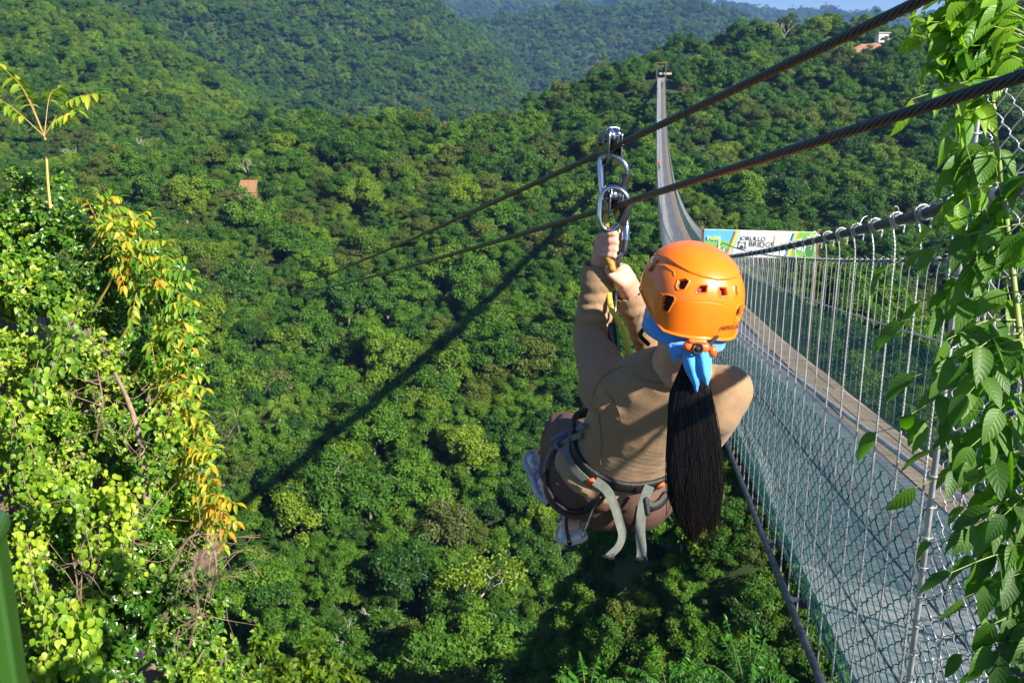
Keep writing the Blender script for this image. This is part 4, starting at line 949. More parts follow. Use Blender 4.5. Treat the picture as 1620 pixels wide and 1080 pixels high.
def make_shoe(heel, toe, upd):
    root = MB(); r = shoe(heel, toe, upd, ''); _, B, o, loft, spring, (L0, L1) = r
    sole = bpy.data.objects[[k.name for k in COL.objects if k.name.startswith('sole')][-1]]
    u = MB(); u.add(*loft(lambda t: -.030+spring(t)*.6, lambda t: float(np.interp(t, [0, .1, .3, .45, .7, 1], [.030, .048, .040, .028, .010, -.008])), 1.0, 1)); up = rpart(u.mesh('shoe', m_up), 'shoe'); sole.parent = up
    st = MB()
    for b in np.linspace(.40, .66, 6):
        y = L0+(L1-L0)*b; zt = float(np.interp(b, [0, .1, .3, .45, .7, 1], [.030, .048, .040, .028, .010, -.008]))
        st.tube(spline([o(-.024, y, zt-.012), o(-.010, y+.003, zt+.004), o(.010, y-.003, zt+.004), o(.024, y, zt-.012)], 8), .0026, 6)
    l = rpart(st.mesh('lace', m_lace), 'lace', up)
    st = MB()
    for s in (-1, 1): [st.cap(o(.031*s, L0+.045+q*.026, -.018), .0035, o(.027*s, L0+.062+q*.024, .016), .003) for q in range(3)]
    rpart(st.mesh('side_stripe', m_purple), 'side_stripe', up)
make_shoe(HE_L, TO_L, Vector((.60, -.72, .34))); make_shoe(HE_R, TO_R, Vector((-.15, -.8, .5)))
# ---- harness ------------------------------------------------------------------------------
m_web = mat('grey_webbing', (.105, .12, .105), .8, col2=(.14, .155, .135), nscale=60, bump=.5, bscale=600); m_pad = mat('black_padding', (.012, .012, .013), .6, bump=.3, bscale=200); m_tab = mat('orange_tab', (.75, .11, .02), .6); m_bweb = mat('blue_grey_webbing', (.10, .13, .19), .8, bump=.4, bscale=500)
cloth = bvh(np.vstack([SV, LV]), np.vstack([SF, LF+len(SV)]))
def on_body(px, py, off):
    r = ray(px, py).normalized(); h = cloth.ray_cast(Vector((0, 0, 0)), r)
    if h[0] is None: return None
    n = h[1] if h[1].dot(r) < 0 else -h[1]; return h[0]+n*off, n
def ribbon(mb, pts, nrms, w, t=.0022, m=0):
    """webbing: flat band following pts, lying square to nrms"""
    p = np.array([tuple(q) for q in pts]); N = np.array([tuple(q) for q in nrms]); N /= np.linalg.norm(N, axis=1)[:, None]
    tn = np.gradient(p, axis=0); tn /= np.linalg.norm(tn, axis=1)[:, None]; s = np.cross(tn, N); s /= np.linalg.norm(s, axis=1)[:, None]; N = np.cross(s, tn)
    V = np.stack([p-s*w/2-N*t/2, p+s*w/2-N*t/2, p+s*w/2+N*t/2, p-s*w/2+N*t/2], 1).reshape(-1, 3); n = len(p)
    F = [(4*i+a, 4*i+(a+1) % 4, 4*i+4+(a+1) % 4, 4*i+4+a) for i in range(n-1) for a in range(4)]+[(3, 2, 1, 0), (4*n-4, 4*n-3, 4*n-2, 4*n-1)]
    mb.add(V, F, m)
def body_ribbon(mb, pix, w, off, n=40, m=0, t=.003):
    sp = spline([(x, y, 0) for x, y in pix], n); P_ = []; N_ = []
    for x, y, _ in sp:
        h = on_body(x, y, off)
        if h: P_.append(h[0]); N_.append(h[1])
    P_ = np.array([tuple(q) for q in P_]); N_ = np.array([tuple(q) for q in N_])
    for _ in range(4):
        P_[1:-1] = (P_[:-2]+P_[1:-1]*2+P_[2:])/4; N_[1:-1] = (N_[:-2]+N_[1:-1]*2+N_[2:])/4
    ribbon(mb, P_, N_, w, t, m); return P_
def wrap(mb, P_, depth, w, t, c=None, m=0):
    """carry a strap on round the hidden front of the body"""
    a, b = Vector(P_[0]), Vector(P_[-1]); mid = (a+b)/2; ax = Vector(tc[14]-tc[8]).normalized(); lt = (b-a).normalized(); f = ax.cross(lt).normalized(); f = f if f.y > 0 else -f
    pts = spline([a, a.lerp(mid, .05)+f*depth*.55, mid+f*depth, b.lerp(mid, .05)+f*depth*.55, b], 24); c = mid+f*depth*.45
    ribbon(mb, pts, [Vector(p)-c for p in pts], w, t, m)
harness = thing('harness', '', 'harness'); bpy.data.objects.remove(harness)
m_seam = mat('dark_seam', (.20, .125, .07), .9)
for pix in ([(938,628),(946,606),(962,590),(984,580)], [(948,655),(952,700),(950,735)], [(1000,592),(1030,604),(1060,606)], [(958,618),(975,640),(985,668)]):
    mb = MB(); body_ribbon(mb, pix, .0016, .0012, 40, t=.0010); rpart(mb.mesh('seam', m_seam), 'seam', shirt)
mb = MB(); BELT = [(908,694),(912,712),(922,732),(937,748),(955,758),(980,765),(1005,767),(1030,763),(1052,755),(1075,742)]
Pb = body_ribbon(mb, BELT, .034, .007, 60, t=.012); wrap(mb, Pb, .15, .034, .012); belt = rpart(mb.mesh('waist_belt', m_pad), 'waist_belt')
md = belt.modifiers.new('soft edge', 'BEVEL'); md.width = .004; md.segments = 2
mb = MB(); body_ribbon(mb, [(905,700),(905,718),(914,738),(928,752),(942,762)], .020, .016, 30); body_ribbon(mb, [(1030,768),(1045,764),(1062,755)], .018, .013, 16); body_ribbon(mb, [(925,688),(900,700),(878,712),(868,735),(866,750)], .016, .010, 26); rpart(mb.mesh('webbing', m_web, False), 'webbing', belt)
mb = MB(); body_ribbon(mb, [(932,672),(912,683),(892,693),(876,703)], .016, .014, 20); body_ribbon(mb, [(898,696),(888,708),(894,716),(908,717)], .006, .016, 16, t=.006); rpart(mb.mesh('blue_webbing', m_bweb, False), 'blue_webbing', belt)
mb = MB(); Pl = body_ribbon(mb, [(866,745),(868,770),(880,792),(900,806),(925,806),(945,793),(958,778)], .015, .006, 50, t=.005); rpart(mb.mesh('leg_loop', m_pad), 'leg_loop')
mb = MB(); Pl = body_ribbon(mb, [(1022,795),(1030,800),(1042,795),(1052,782)], .022, .006, 20, t=.007); rpart(mb.mesh('leg_loop', m_pad), 'leg_loop')
def hang(mb, pts, w, t=.0024, m=0, twist=0):
    sp = spline([P(*q) for q in pts], 34); nr = [(math.sin(twist*k/33), -math.cos(twist*k/33), .1) for k in range(34)]; ribbon(mb, sp, nr, w, t, m)
for pts, w, tw in (([(941,760,2.40),(960,775,2.40),(972,800,2.40),(980,826,2.40),(984,845,2.40),(978,864,2.40),(962,880,2.40)], .023, .7), ([(1028,768,2.39),(1021,785,2.39),(1015,810,2.39),(1013,840,2.39),(1015,868,2.39),(1014,884,2.39)], .024, .2)):
    mb = MB(); hang(mb, pts, w, twist=tw); o = rpart(mb.mesh('hanging_strap', m_web, False), 'hanging_strap', belt)
    e = Vector(P(*pts[-1])); mb = MB(); mb.box(e, (.030, .007, .012)); rpart(mb.mesh('strap_end', m_pad), 'strap_end', belt)
for px_, py_ in ((940, 757), (1040, 758), (861, 720)):
    h = on_body(px_, py_, .018) or (P(px_, py_, 2.36), Vector((0, -1, 0))); mb = MB(); n = h[1]; u_ = Vector((.5, .1, -.85)); s_ = u_.cross(n).normalized(); u_ = n.cross(s_); k = 1 if py_ > 740 else .5
    mb.box(h[0], (.022*k, .018*k, .005), (s_, u_, n)); rpart(mb.mesh('tab', m_tab), 'tab', belt)
mb = MB()
mb.tube(spline([P(950,786,2.33), P(940,800,2.40), P(932,820,2.40), P(926,834,2.40)], 14), .0022, 6); mb.cap(P(928,828,2.40), .005, P(924,838,2.40), .004)
mb.tube(spline([P(1010,800,2.42), P(1004,825,2.42), P(992,846,2.42)], 14), .0055, 6); mb.cap(P(1022,790,2.39), .007, P(1025,812,2.39), .006)
mb.tube(spline([P(897,806,2.60), P(896,830,2.61), P(900,856,2.61)], 12), .0045, 6)
rpart(mb.mesh('cord', m_pad), 'cord', belt)
# ================================================================== ZIPLINE CABLES, TROLLEYS, CARABINERS
m_rope_steel = mat('oiled_steel_wire_rope', (.022, .026, .034), .42, metal=.25, col2=(.045, .050, .060), nscale=120, mix3=(.10, .045, .02), lo=.35, hi=.82)
m_chrome = mat('polished_steel', (.46, .48, .53), .17, metal=1.0, bump=.03, bscale=30)
m_chrome2 = mat('brushed_alloy_plate', (.13, .135, .15), .26, metal=1.0, col2=(.24, .25, .27), nscale=40)
m_blackp = mat('black_anodised', (.015, .015, .017), .3, spec=.6)
PLAT = np.array(PL)+np.array([0, 0, 1.4])
def zip_cable(p_near, p_pul, off, label):
    """from behind the viewer through the pulley point, sagging on to the platform"""
    a, b = np.array(tuple(p_near)), np.array(tuple(p_pul)); e = PLAT+np.array([off, 0, 0])
    h = np.hypot(*(e-b)[:2]); d = (e-b)/h; k0 = (b[2]-a[2])/np.hypot(*(b-a)[:2]); q = (d[2]-k0*.985)/h
    S = np.concatenate([np.arange(0, 12, .05), np.geomspace(12, h, 60)])
    far = np.array([b+np.array([d[0]*s, d[1]*s, k0*.985*s+q*s*s]) for s in S])
    near = np.array([b+(a-b)*t for t in np.linspace(2.6, 0, 60)[:-1]])
    mb = MB(); path = np.vstack([near, far]); L = len(near)+len(np.arange(0, 12, .05)); strands(mb, path[:L], .0079, .105, n=6, sides=8, rs=.0034); mb.tube(path[L-1:], .0079, 6)
    o = mb.build('zipline_cable', m_rope_steel); tag(o, label, 'cable', 'pair of zipline cables'); return a, b
def cpt(px, py, d): return Vector(P(px, py, d))
DZ = 2.35
c1 = zip_cable(P(1460, 0, 1.247), P(965, 236, DZ), -.6, 'upper twisted steel zipline cable, carrying the topmost pulley trolley')
c2 = zip_cable(P(1620, 120, 1.07), P(970, 327, DZ), .6, 'lower twisted steel zipline cable, running just above the rider\'s hands')
def basis(c): x = Vector(c[1]-c[0]).normalized(); y = Vector((0, 0, 1)).cross(x).normalized(); z = x.cross(y); return x, y, z
def rr_plate(mb, o, x, z, y, L, H, t, holes=(), n=10, rad=.018, slant=0):
    """rounded side plate with real thickness"""
    pts = []
    for cx, cz, a0 in ((L/2-rad, H/2-rad, 0), (-L/2+rad, H/2-rad, 90), (-L/2+rad+.012, -H/2+rad, 180), (L/2-rad-.012, -H/2+rad, 270)):
        for k in range(n): a = math.radians(a0+90*k/(n-1)); pts.append((cx+rad*math.cos(a), cz+rad*math.sin(a)))
    m = len(pts); V = [o+x*u+z*w+y*(-t/2) for u, w in pts]+[o+x*u+z*w+y*(t/2) for u, w in pts]+[o-y*t/2, o+y*t/2]
    Q = [(i, (i+1) % m, m+(i+1) % m, m+i) for i in range(m)]; T_ = [(2*m, (i+1) % m, i) for i in range(m)]+[(2*m+1, m+i, m+(i+1) % m) for i in range(m)]
    b = mb.n; mb.add(V, Q); mb.T.append(np.array(T_)+b); mb.tm.append(np.zeros(len(T_), int))
def trolley(c, at_, L, H, label, zo=.002):
    x, y, z = basis(c); at_ = Vector(at_); root = thing('pulley_trolley', label, 'pulley', tuple(at_), 'steel pulley trolleys on the zipline')
    def add(mb, name, m, parent=root):
        me = mb.mesh(name, m); me.transform(Matrix.Translation(-at_)); o = link(name, me, parent); return o
    for s in (-1, 1):
        mb = MB(); rr_plate(mb, at_+y*s*.0155+z*zo, x, z, y, L, H, .0035)
        o = add(mb, 'side_plate', m_chrome2); md = o.modifiers.new('edge', 'BEVEL'); md.width = .0008; md.segments = 2
        mb = MB()
        for u in (-L*.22, L*.22):
            mb.tube([at_+y*s*.017+x*u+z*(zo+.018), at_+y*s*.0215+x*u+z*(zo+.018)], .0085, 14); mb.tube([at_+y*s*.0215+x*u+z*(zo+.018), at_+y*s*.0235+x*u+z*(zo+.018)], .005, 6)
        for q in range(5): mb.tube([at_+y*s*.0172+x*((q-2)*L*.17)+z*(zo-.012), at_+y*s*.0178+x*((q-2)*L*.17)+z*(zo-.012)], .0052, 12, m=1)
        add(mb, 'axle_bolt', [m_chrome, m_blackp])
    for u in (-L*.22, L*.22):
        prof = [(-.012, .0205), (-.010, .0208), (-.006, .0165), (0, .0148), (.006, .0165), (.010, .0208), (.012, .0205)]
        cc = at_+x*u+z*(zo+.018+.008); mb = MB(); mb.tube([cc+y*p for p, r in prof], [r for p, r in prof], 28); add(mb, 'wheel', m_chrome)
    mb = MB(); arch = [at_+y*.0155+z*(H/2+zo-.008)+x*L*.30, at_+y*.012+z*(H/2+zo+.004)+x*L*.30, at_-y*.012+z*(H/2+zo+.004)+x*L*.30, at_-y*.0155+z*(H/2+zo-.008)+x*L*.30]
    for u in (0, -L*.60): mb.tube(spline([Vector(p)+x*u for p in arch], 14), .0028, 8)
    add(mb, 'guard_loop', m_chrome); return root
t1p = P(965, 238, DZ)
trolley(c1, P(965, 239, DZ), .092, .078, 'upper steel pulley trolley riding on the upper zipline cable', .006)
trolley(c2, P(968, 330, DZ), .078, .074, 'lower steel pulley trolley inside the oval carabiner on the lower cable', .004)
def carabiner(pix, label, gate, d=None, r=.0062, sleeve=None):
    """closed bent bar through pixel points (px, py, depth); gate = index range drawn as the dark screw sleeve"""
    pts = spline([P(*p) for p in pix], 90, closed=True); c = Vector(pts.mean(0)); root = thing('carabiner', label, 'carabiner', tuple(c), 'steel carabiners under the pulleys')
    mb = MB(); rad = np.full(90, r); mb.tube(pts, rad, 12, closed=True); me = mb.mesh('bar', m_chrome); me.transform(Matrix.Translation(-c)); link('bar', me, root)
    i0, i1 = int(gate[0]*90), int(gate[1]*90); g_ = pts[i0:i1+1]; n = len(g_)
    mb = MB(); mb.tube(g_, [r*1.25 if (k in (0, n-1)) else r*1.62 for k in range(n)], 14); q = max(2, n//3); mb.tube(g_[:2], r*1.8, 14); mb.tube(g_[-2:], r*1.8, 14)
    me = mb.mesh('screw_sleeve', m_blackp); me.transform(Matrix.Translation(-c)); link('screw_sleeve', me, root)
    if sleeve:
        g2 = pts[int(sleeve[0]*90):int(sleeve[1]*90)+1]; mb = MB(); mb.tube(g2, r*1.72, 14); me = mb.mesh('sleeve_ring', m_chrome); me.transform(Matrix.Translation(-c)); link('sleeve_ring', me, root)
# pixel outlines run clockwise from the upper left
carabiner([(950,256,2.345),(956,249,2.34),(968,246,2.335),(981,252,2.33),(990,264,2.33),(991,277,2.335),(987,292,2.34),(983,308,2.345),(976,324,2.35),(962,330,2.355),(953,316,2.355),(951,290,2.35)], 'largest pear-shaped carabiner hanging under the upper pulley trolley', (.40, .60), r=.0074)
carabiner([(951,315,2.325),(957,302,2.32),(969,297,2.318),(982,301,2.318),(992,312,2.32),(993,326,2.325),(988,342,2.33),(980,355,2.335),(969,364,2.34),(956,362,2.34),(949,350,2.335),(949,332,2.33)], 'oval carabiner looped around the lower pulley trolley', (.40, .58), r=.0070)
carabiner([(978,350,2.345),(984,342,2.34),(990,350,2.338),(990,366,2.335),(989,384,2.335),(985,400,2.335),(977,407,2.34),(971,402,2.345),(972,388,2.35),(975,368,2.35)], 'smallest carabiner hanging beside the hands with a silver and black screw sleeve', (.20, .50), r=.0056, sleeve=(.26, .38))
# grip rope through the hands, yellow lanyard, steel cable with black handle
m_yrope = mat('yellow_flecked_rope', (.62, .50, .05), .8, col2=(.70, .58, .08), nscale=90, mix3=(.35, .10, .05), lo=.4, hi=.58, bump=.5, bscale=400)
m_orope = mat('orange_green_rope', (.48, .22, .03), .85, col2=(.30, .32, .06), nscale=140, bump=.6, bscale=500)
def rope(name, pts, r, m, label, cat, parts=None):
    sp = spline([P(*p) for p in pts], 60); c = Vector(sp[30]); mb = MB(); strands(mb, sp, r, r*6.5, n=8, sides=6, rs=r*.42); me = mb.mesh(name, m); me.transform(Matrix.Translation(-c))
    return tag(link(name, me, None, c), label, cat)
gr = rope('grip_rope', [(962,356,2.348),(960,366,2.36),(964,380,2.362),(968,396,2.362),(967,412,2.36),(967,428,2.366),(964,440,2.38)], .0078, m_orope, 'short orange and green knotted rope held in both fists', 'rope')
mb = MB(); c = Vector(P(967, 412, 2.355)); mb.cap(Vector(P(964,408,2.352)), .0125, Vector(P(969,424,2.356)), .0105, sides=14); me = mb.mesh('grip_sleeve', mat('worn_orange_sleeve', (.50, .26, .04), .6, col2=(.36, .20, .05), nscale=60, bump=.4, bscale=200)); me.transform(Matrix.Translation(-gr.location)); link('grip_sleeve', me, gr)
rope('yellow_lanyard', [(966,448,2.42),(964,470,2.40),(968,490,2.39),(977,505,2.385),(986,525,2.38),(992,548,2.375),(994,572,2.37),(990,598,2.40)], .0068, m_yrope, 'yellow flecked lanyard rope hanging below the hands into the shirt front', 'rope')
hd = thing('grab_handle', 'black and green grab handle hanging on a thin steel cable under the wrists', 'handle', tuple(P(970, 530, 2.40)))
def hpart(mb, name, m): me = mb.mesh(name, m); me.transform(Matrix.Translation(-hd.location)); return link(name, me, hd)
mb = MB(); mb.tube(spline([P(975,410,2.35), P(976,440,2.40), P(974,480,2.41), P(971,512,2.40)], 16), .0042, 8); hpart(mb, 'steel_cable', m_chrome2)
mb = MB(); mb.cap(Vector(P(976,403,2.345)), .0075, Vector(P(977,420,2.35)), .0065, sides=14); hpart(mb, 'cable_ferrule', m_chrome)
mb = MB(); B3 = (Vector((1, 0, 0)), Vector((0, 1, 0)), Vector((0, 0, 1))); mb.cap(Vector(P(969,516,2.40)), .0105, Vector(P(972,552,2.40)), .0115, Vector((1, 0, 0)), 1.1); hpart(mb, 'grip', m_blackp)
mb = MB(); mb.tube([P(975,514,2.392), P(978,530,2.39), P(978,548,2.392)], .0035, 8); mb.tube([P(975,548,2.39), P(978,555,2.39)], .003, 6); hpart(mb, 'green_trim', mat('green_trim', (.01, .28, .05), .4))
mb = MB(); mb.tube(spline([P(972,555,2.40), P(971,566,2.40), P(974,576,2.40)], 8), .0035, 8); hpart(mb, 'ring', m_chrome)
# ------------------------------------------------------------------ green railing post, lower left
m_gpost = mat('glossy_green_paint', (.024, .075, .010), .28, spec=.6, coat=.4, bump=.06, bscale=25)
gp = thing('railing_post', 'glossy dark green metal railing post with rounded cap at the lower left', 'post', tuple(P(-33, 850, 1.05)))
def beveled_post(w, z0, z1, rad, n=6):
    V = []; ring = []
    for cx, cy, a0 in ((w-rad, w-rad, 0), (-w+rad, w-rad, 90), (-w+rad, -w+rad, 180), (w-rad, -w+rad, 270)):
        for k in range(n): a = math.radians(a0+90*k/(n-1)); ring.append((cx+rad*math.cos(a), cy+rad*math.sin(a)))
    return ring
ring = beveled_post(.022, 0, 1, .006); mb = MB(); m = len(ring)
V = [(x, y, z) for z in (-1.2, .0) for x, y in ring]; mb.add(V, [(i, (i+1) % m, m+(i+1) % m, m+i) for i in range(m)]); o = link('post_body', mb.mesh('post_body', m_gpost), gp); 
mb = MB(); prof = [(0, 1.0), (.0, 1.12), (.006, 1.2), (.016, 1.17), (.022, 1.0), (.026, .65), (.0275, .02)]; V = [(x*k, y*k, z-.002) for z, k in prof for x, y in ring]; mb.add(V, [(j*m+i, j*m+(i+1) % m, (j+1)*m+(i+1) % m, (j+1)*m+i) for j in range(len(prof)-1) for i in range(m)]); link('post_cap', mb.mesh('post_cap', m_gpost), gp)
gp.rotation_euler = (0, 0, R(12))
# ================================================================== NEAR VEGETATION
def leaves(p, d, nrm, L, Wd, curl=.25, fold=.25, heart=0, seg=4, droop=0):
    """many leaves at once. p base points, d directions, nrm upper-side normals, L lengths, Wd widths"""
    p = np.asarray(p, float); n = len(p); d = np.asarray(d, float); d /= np.linalg.norm(d, axis=1)[:, None]+1e-9
    nrm = np.asarray(nrm, float); nrm = nrm-d*(nrm*d).sum(1)[:, None]; nrm /= np.linalg.norm(nrm, axis=1)[:, None]+1e-9; s = np.cross(d, nrm)
    L = np.broadcast_to(L, (n,))[:, None]; Wd = np.broadcast_to(Wd, (n,))[:, None]
    ts = np.linspace(0, 1, seg+1); prof = np.sin(np.pi*ts**(.75 if not heart else .55))**.8; prof = prof/prof.max(); prof[0] = .05 if not heart else .45; prof[-1] = .0
    rows = []
    for t, w in zip(ts, prof):
        c = p+d*L*(t-(.0 if not (heart and t == 0) else .10))-nrm*L*curl*t*t-np.array([0, 0, 1.])*L*droop*t*t; e = w*Wd/2
        rows += [c-s*e+nrm*e*fold*2, c+0*e, c+s*e+nrm*e*fold*2]
    V = np.stack(rows, 1); m = 3*(seg+1); F = []
    for r in range(seg):
        for a in (0, 1): F.append((3*r+a, 3*r+a+1, 3*r+4+a, 3*r+3+a))
    F = (np.array(F)[None]+(np.arange(n)*m)[:, None, None]).reshape(-1, 4); return V.reshape(-1, 3), F
def rand_dirs(g, n): d = g.normal(size=(n, 3)); return d/np.linalg.norm(d, axis=1)[:, None]
m_twig = mat('brown_twig', (.16, .10, .06), .85, col2=(.30, .22, .15), nscale=12, bump=.4, bscale=60)
m_pale = mat('pale_bark', (.42, .38, .32), .85, col2=(.55, .50, .42), nscale=5, bump=.3)
m_rach = mat('yellow_stalk', (.42, .34, .06), .6, col2=(.45, .24, .08), nscale=6)
m_bushA = leafmat('bush_leaf_green', [(.035, .11, .010), (.085, .20, .014), (.17, .31, .02), (.34, .42, .03)], .30, .38, rand=.55, nscale=2.2, spec=.5)
m_bushB = leafmat('vine_leaf_lime', [(.075, .17, .012), (.16, .30, .018), (.34, .44, .028)], .40, .42, rand=.5, nscale=2.0)
m_bushC = leafmat('pinnate_leaf_turning', [(.10, .24, .02), (.24, .36, .025), (.48, .42, .03), (.62, .30, .03)], .40, .45, rand=.55, nscale=1.6)
m_bushD = leafmat('dark_leathery_leaf', [(.035, .115, .010), (.075, .19, .014), (.15, .29, .02)], .25, .30, rand=.5, nscale=2.2, spec=.6)
def center_mesh(mb, name, m, loc, parent=None):
    me = mb.mesh(name, m); me.transform(Matrix.Translation(-Vector(loc))); return link(name, me, parent)
def bank_d(px, py): return float(np.interp(py, [280, 450, 650, 850, 1080, 1400], [8.6, 8.0, 7.5, 7.0, 6.6, 6.2]))+.0022*max(0, px)
# earth bank behind the bushes: a steep solid shoulder of the near hillside
ex = np.concatenate([np.linspace(-900, 180, 28), np.linspace(200, 330, 14)]); ey = np.linspace(330, 1500, 60); EV = []
for y in ey:
    for k, x in enumerate(ex):
        lim = np.interp(y, [330, 420, 600, 800, 1000, 1200, 1500], [.30, .72, .95, 1.02, 1.0, 1.15, 1.3]); xx = -900+(x+900)*(lim*1230/1230)*1.0 if x > -900 else x
        d = bank_d(xx, y)+.85+max(0, (x-200)/130)**2*3.2+.22*fbm(np.array(x/60.), np.array(y/45.), 3)
        EV.append(P(xx, y, float(d)))
top = [Vector(EV[k])+Vector((-.3, 3.5, -.6)) for k in range(len(ex))]; EV = [tuple(v) for v in top]+[tuple(v) for v in EV]
m_ = len(ex); EF = [(i*m_+j, (i+1)*m_+j, (i+1)*m_+j+1, i*m_+j+1) for i in range(len(ey)) for j in range(m_-1)]
tag(link('hillside', mesh_np('hillside', EV, np.array(EF), mat('dry_earth', (.10, .07, .045), .95, col2=(.24, .17, .11), nscale=2.2, bump=.8, bscale=14, mix3=(.05, .06, .025)))), kind='structure')

def bush(cx, cy, dd, rad, nl, ll, m, label, seed, asp=.62, heart=0, ry=.9, name='shrub', grp='shrubs on the steep bank'):
    g = np.random.default_rng(seed); c = np.array(P(cx, cy, dd)); o = thing(name, label, 'shrub', tuple(c), grp)
    nb = 9; C = c+rand_dirs(g, nb)*rad*g.uniform(.25, .75, (nb, 1))*np.array([1, .7, ry])
    root = c+np.array([0, .55, -.35*rad]); mb = MB(); bases = []; dirs = []
    for q in C:
        mb.tube(spline([root, (root+q)/2+g.normal(size=3)*.06, q], 8), np.linspace(.012, .005, 8), 5)
        for k in range(9):
            e = q+rand_dirs(g, 1)[0]*rad*g.uniform(.3, .62)*np.array([1, .75, ry]); P_ = spline([q, (q+e)/2+g.normal(size=3)*.03, e], 10); mb.tube(P_, np.linspace(.005, .0018, 10), 4)
            n = nl//(nb*9); t = g.random(n)**.7*9; i = np.minimum(t.astype(int), 8); b = P_[i]+(P_[i+1]-P_[i])*(t-i)[:, None]; bases.append(b); dirs.append(np.repeat((P_[-1]-P_[0])[None], n, 0))
    B_ = np.concatenate(bases); D_ = np.concatenate(dirs); D_ /= np.linalg.norm(D_, axis=1)[:, None]; n = len(B_)
    D_ = D_+rand_dirs(g, n)*1.1; D_[:, 2] -= .25; NN = rand_dirs(g, n)*.8+np.array([.35, -.45, .9]); B_ = B_+rand_dirs(g, n)*.02
    l = MB(); l.add(*leaves(B_, D_, NN, ll*g.uniform(.6, 1.25, n), ll*asp*g.uniform(.7, 1.2, n), heart=heart, seg=3))
    center_mesh(mb, 'stem', m_twig, c, o); center_mesh(l, 'foliage', m, c, o); return o
A_ = [(40, 345, .62, 'green leafy bush at the top of the bank, beneath the tall yellow sprig'), (150, 385, .60, 'bush with glossy small leaves right of the sprig base'), (30, 450, .62, 'bush at the left edge below the top bush'), (135, 480, .58, 'round green bush beneath the glossy top bush'),
      (215, 470, .50, 'thin bush among yellowing pinnate leaves'), (60, 570, .58, 'mid-bank bush above the lime vine'), (180, 590, .60, 'mid-bank bush against the brown trunk'), (265, 570, .42, 'outer bush below the yellowing boughs'),
      (20, 680, .55, 'left-edge bush above the green post'), (120, 720, .60, 'dense bush right of the green post top'), (225, 700, .50, 'bush behind bare brown twigs'), (290, 690, .34, 'small outer bush below the turning leaves'),
      (80, 850, .55, 'bush beside the green post'), (180, 880, .55, 'bush in the middle of the lower bank'), (285, 850, .42, 'outer lower bush beneath the last pinnate bough'), (60, 980, .52, 'bush low beside the post'),
      (160, 1010, .55, 'lower bush with scattered yellow leaves'), (260, 980, .50, 'lower outer bush over bare twigs'), (320, 1060, .50, 'lowest outer bush at the frame bottom'), (100, 1090, .5, 'bush at the bottom edge beside the post'), (262, 775, .36, 'small bush covering the bare earth right of the crooked trunk'), (300, 790, .34, 'outermost bush just under the comb bough'), (240, 840, .36, 'low bush between the crooked trunk and the grey stick')]
for k, (x, y, r_b, lb) in enumerate(A_):
    bush(x, y, bank_d(x, y)+.1, r_b, 3800, .052 if k % 3 else .043, m_bushA if k % 3 != 1 else m_bushD, lb, 40+k, asp=.6 if k % 2 else .8)
for k, (x, y, r_b, lb) in enumerate([(400, 1075, .62, 'pale yellow-green bush at the foot of the bank'), (470, 1100, .6, 'pale outer bush next to the bank, bottom edge'), (350, 1120, .6, 'pale bush half below the frame beside the bank')]):
    bush(x, y, 9.5, r_b, 2400, .07, m_bushB, lb, 80+k)
# lime vines with heart-shaped leaves hanging over the bushes
def vine(pts, n, ll, label, seed, m=m_bushB):
    g = np.random.default_rng(seed); c = np.array(P(*pts[0])); o = thing('vine', label, 'vine', tuple(c), 'lime vines trailing over the bank'); mb = MB(); l = MB()
    n = int(n*1.7); ll *= .52; n = int(n*1.6)
    for q in range(5):
        path = spline([np.array(P(x+g.normal()*16, y+g.normal()*10, d-.45+g.normal()*.10)) for x, y, d in pts], 40); mb.tube(path, .003, 5)
        i = g.integers(0, 40, n); b = path[i]+rand_dirs(g, n)*.06; D_ = rand_dirs(g, n)*.7+np.array([0, -.2, -.9]); NN = rand_dirs(g, n)*.5+np.array([.4, -.8, .5])
        l.add(*leaves(b, D_, NN, ll*g.uniform(.55, 1.15, n), ll*.85*g.uniform(.8, 1.1, n), heart=1, seg=4, fold=.12))
    center_mesh(mb, 'stem', m_twig, c, o); center_mesh(l, 'foliage', m, c, o)
vine([(100, 480, 8), (96, 530, 7.9), (85, 580, 7.8), (60, 620, 7.7)], 16, .11, 'lime heart-leaved vine high on the bank at the left', 1)
vine([(20, 640, 7.6), (60, 770, 7.4), (120, 800, 7.3), (150, 880, 7.2)], 38, .095, 'lime vine draped right above the green post', 2)
vine([(140, 780, 7.3), (200, 790, 7.3), (190, 860, 7.2), (200, 910, 7.1)], 36, .085, 'bright vine patch over the middle of the lower bank', 3)
vine([(30, 850, 7.1), (50, 930, 7.0), (80, 1000, 6.9), (70, 1090, 6.8)], 34, .095, 'lime vine hanging beside the green post', 4)
vine([(120, 960, 6.9), (135, 1010, 6.8), (110, 1050, 6.8), (150, 1090, 6.7)], 26, .12, 'large-leaved lime vine at the bottom left', 5)
vine([(250, 640, 7.5), (260, 700, 7.5), (240, 760, 7.4)], 20, .08, 'sparse lime vine over the brown trunk', 6)
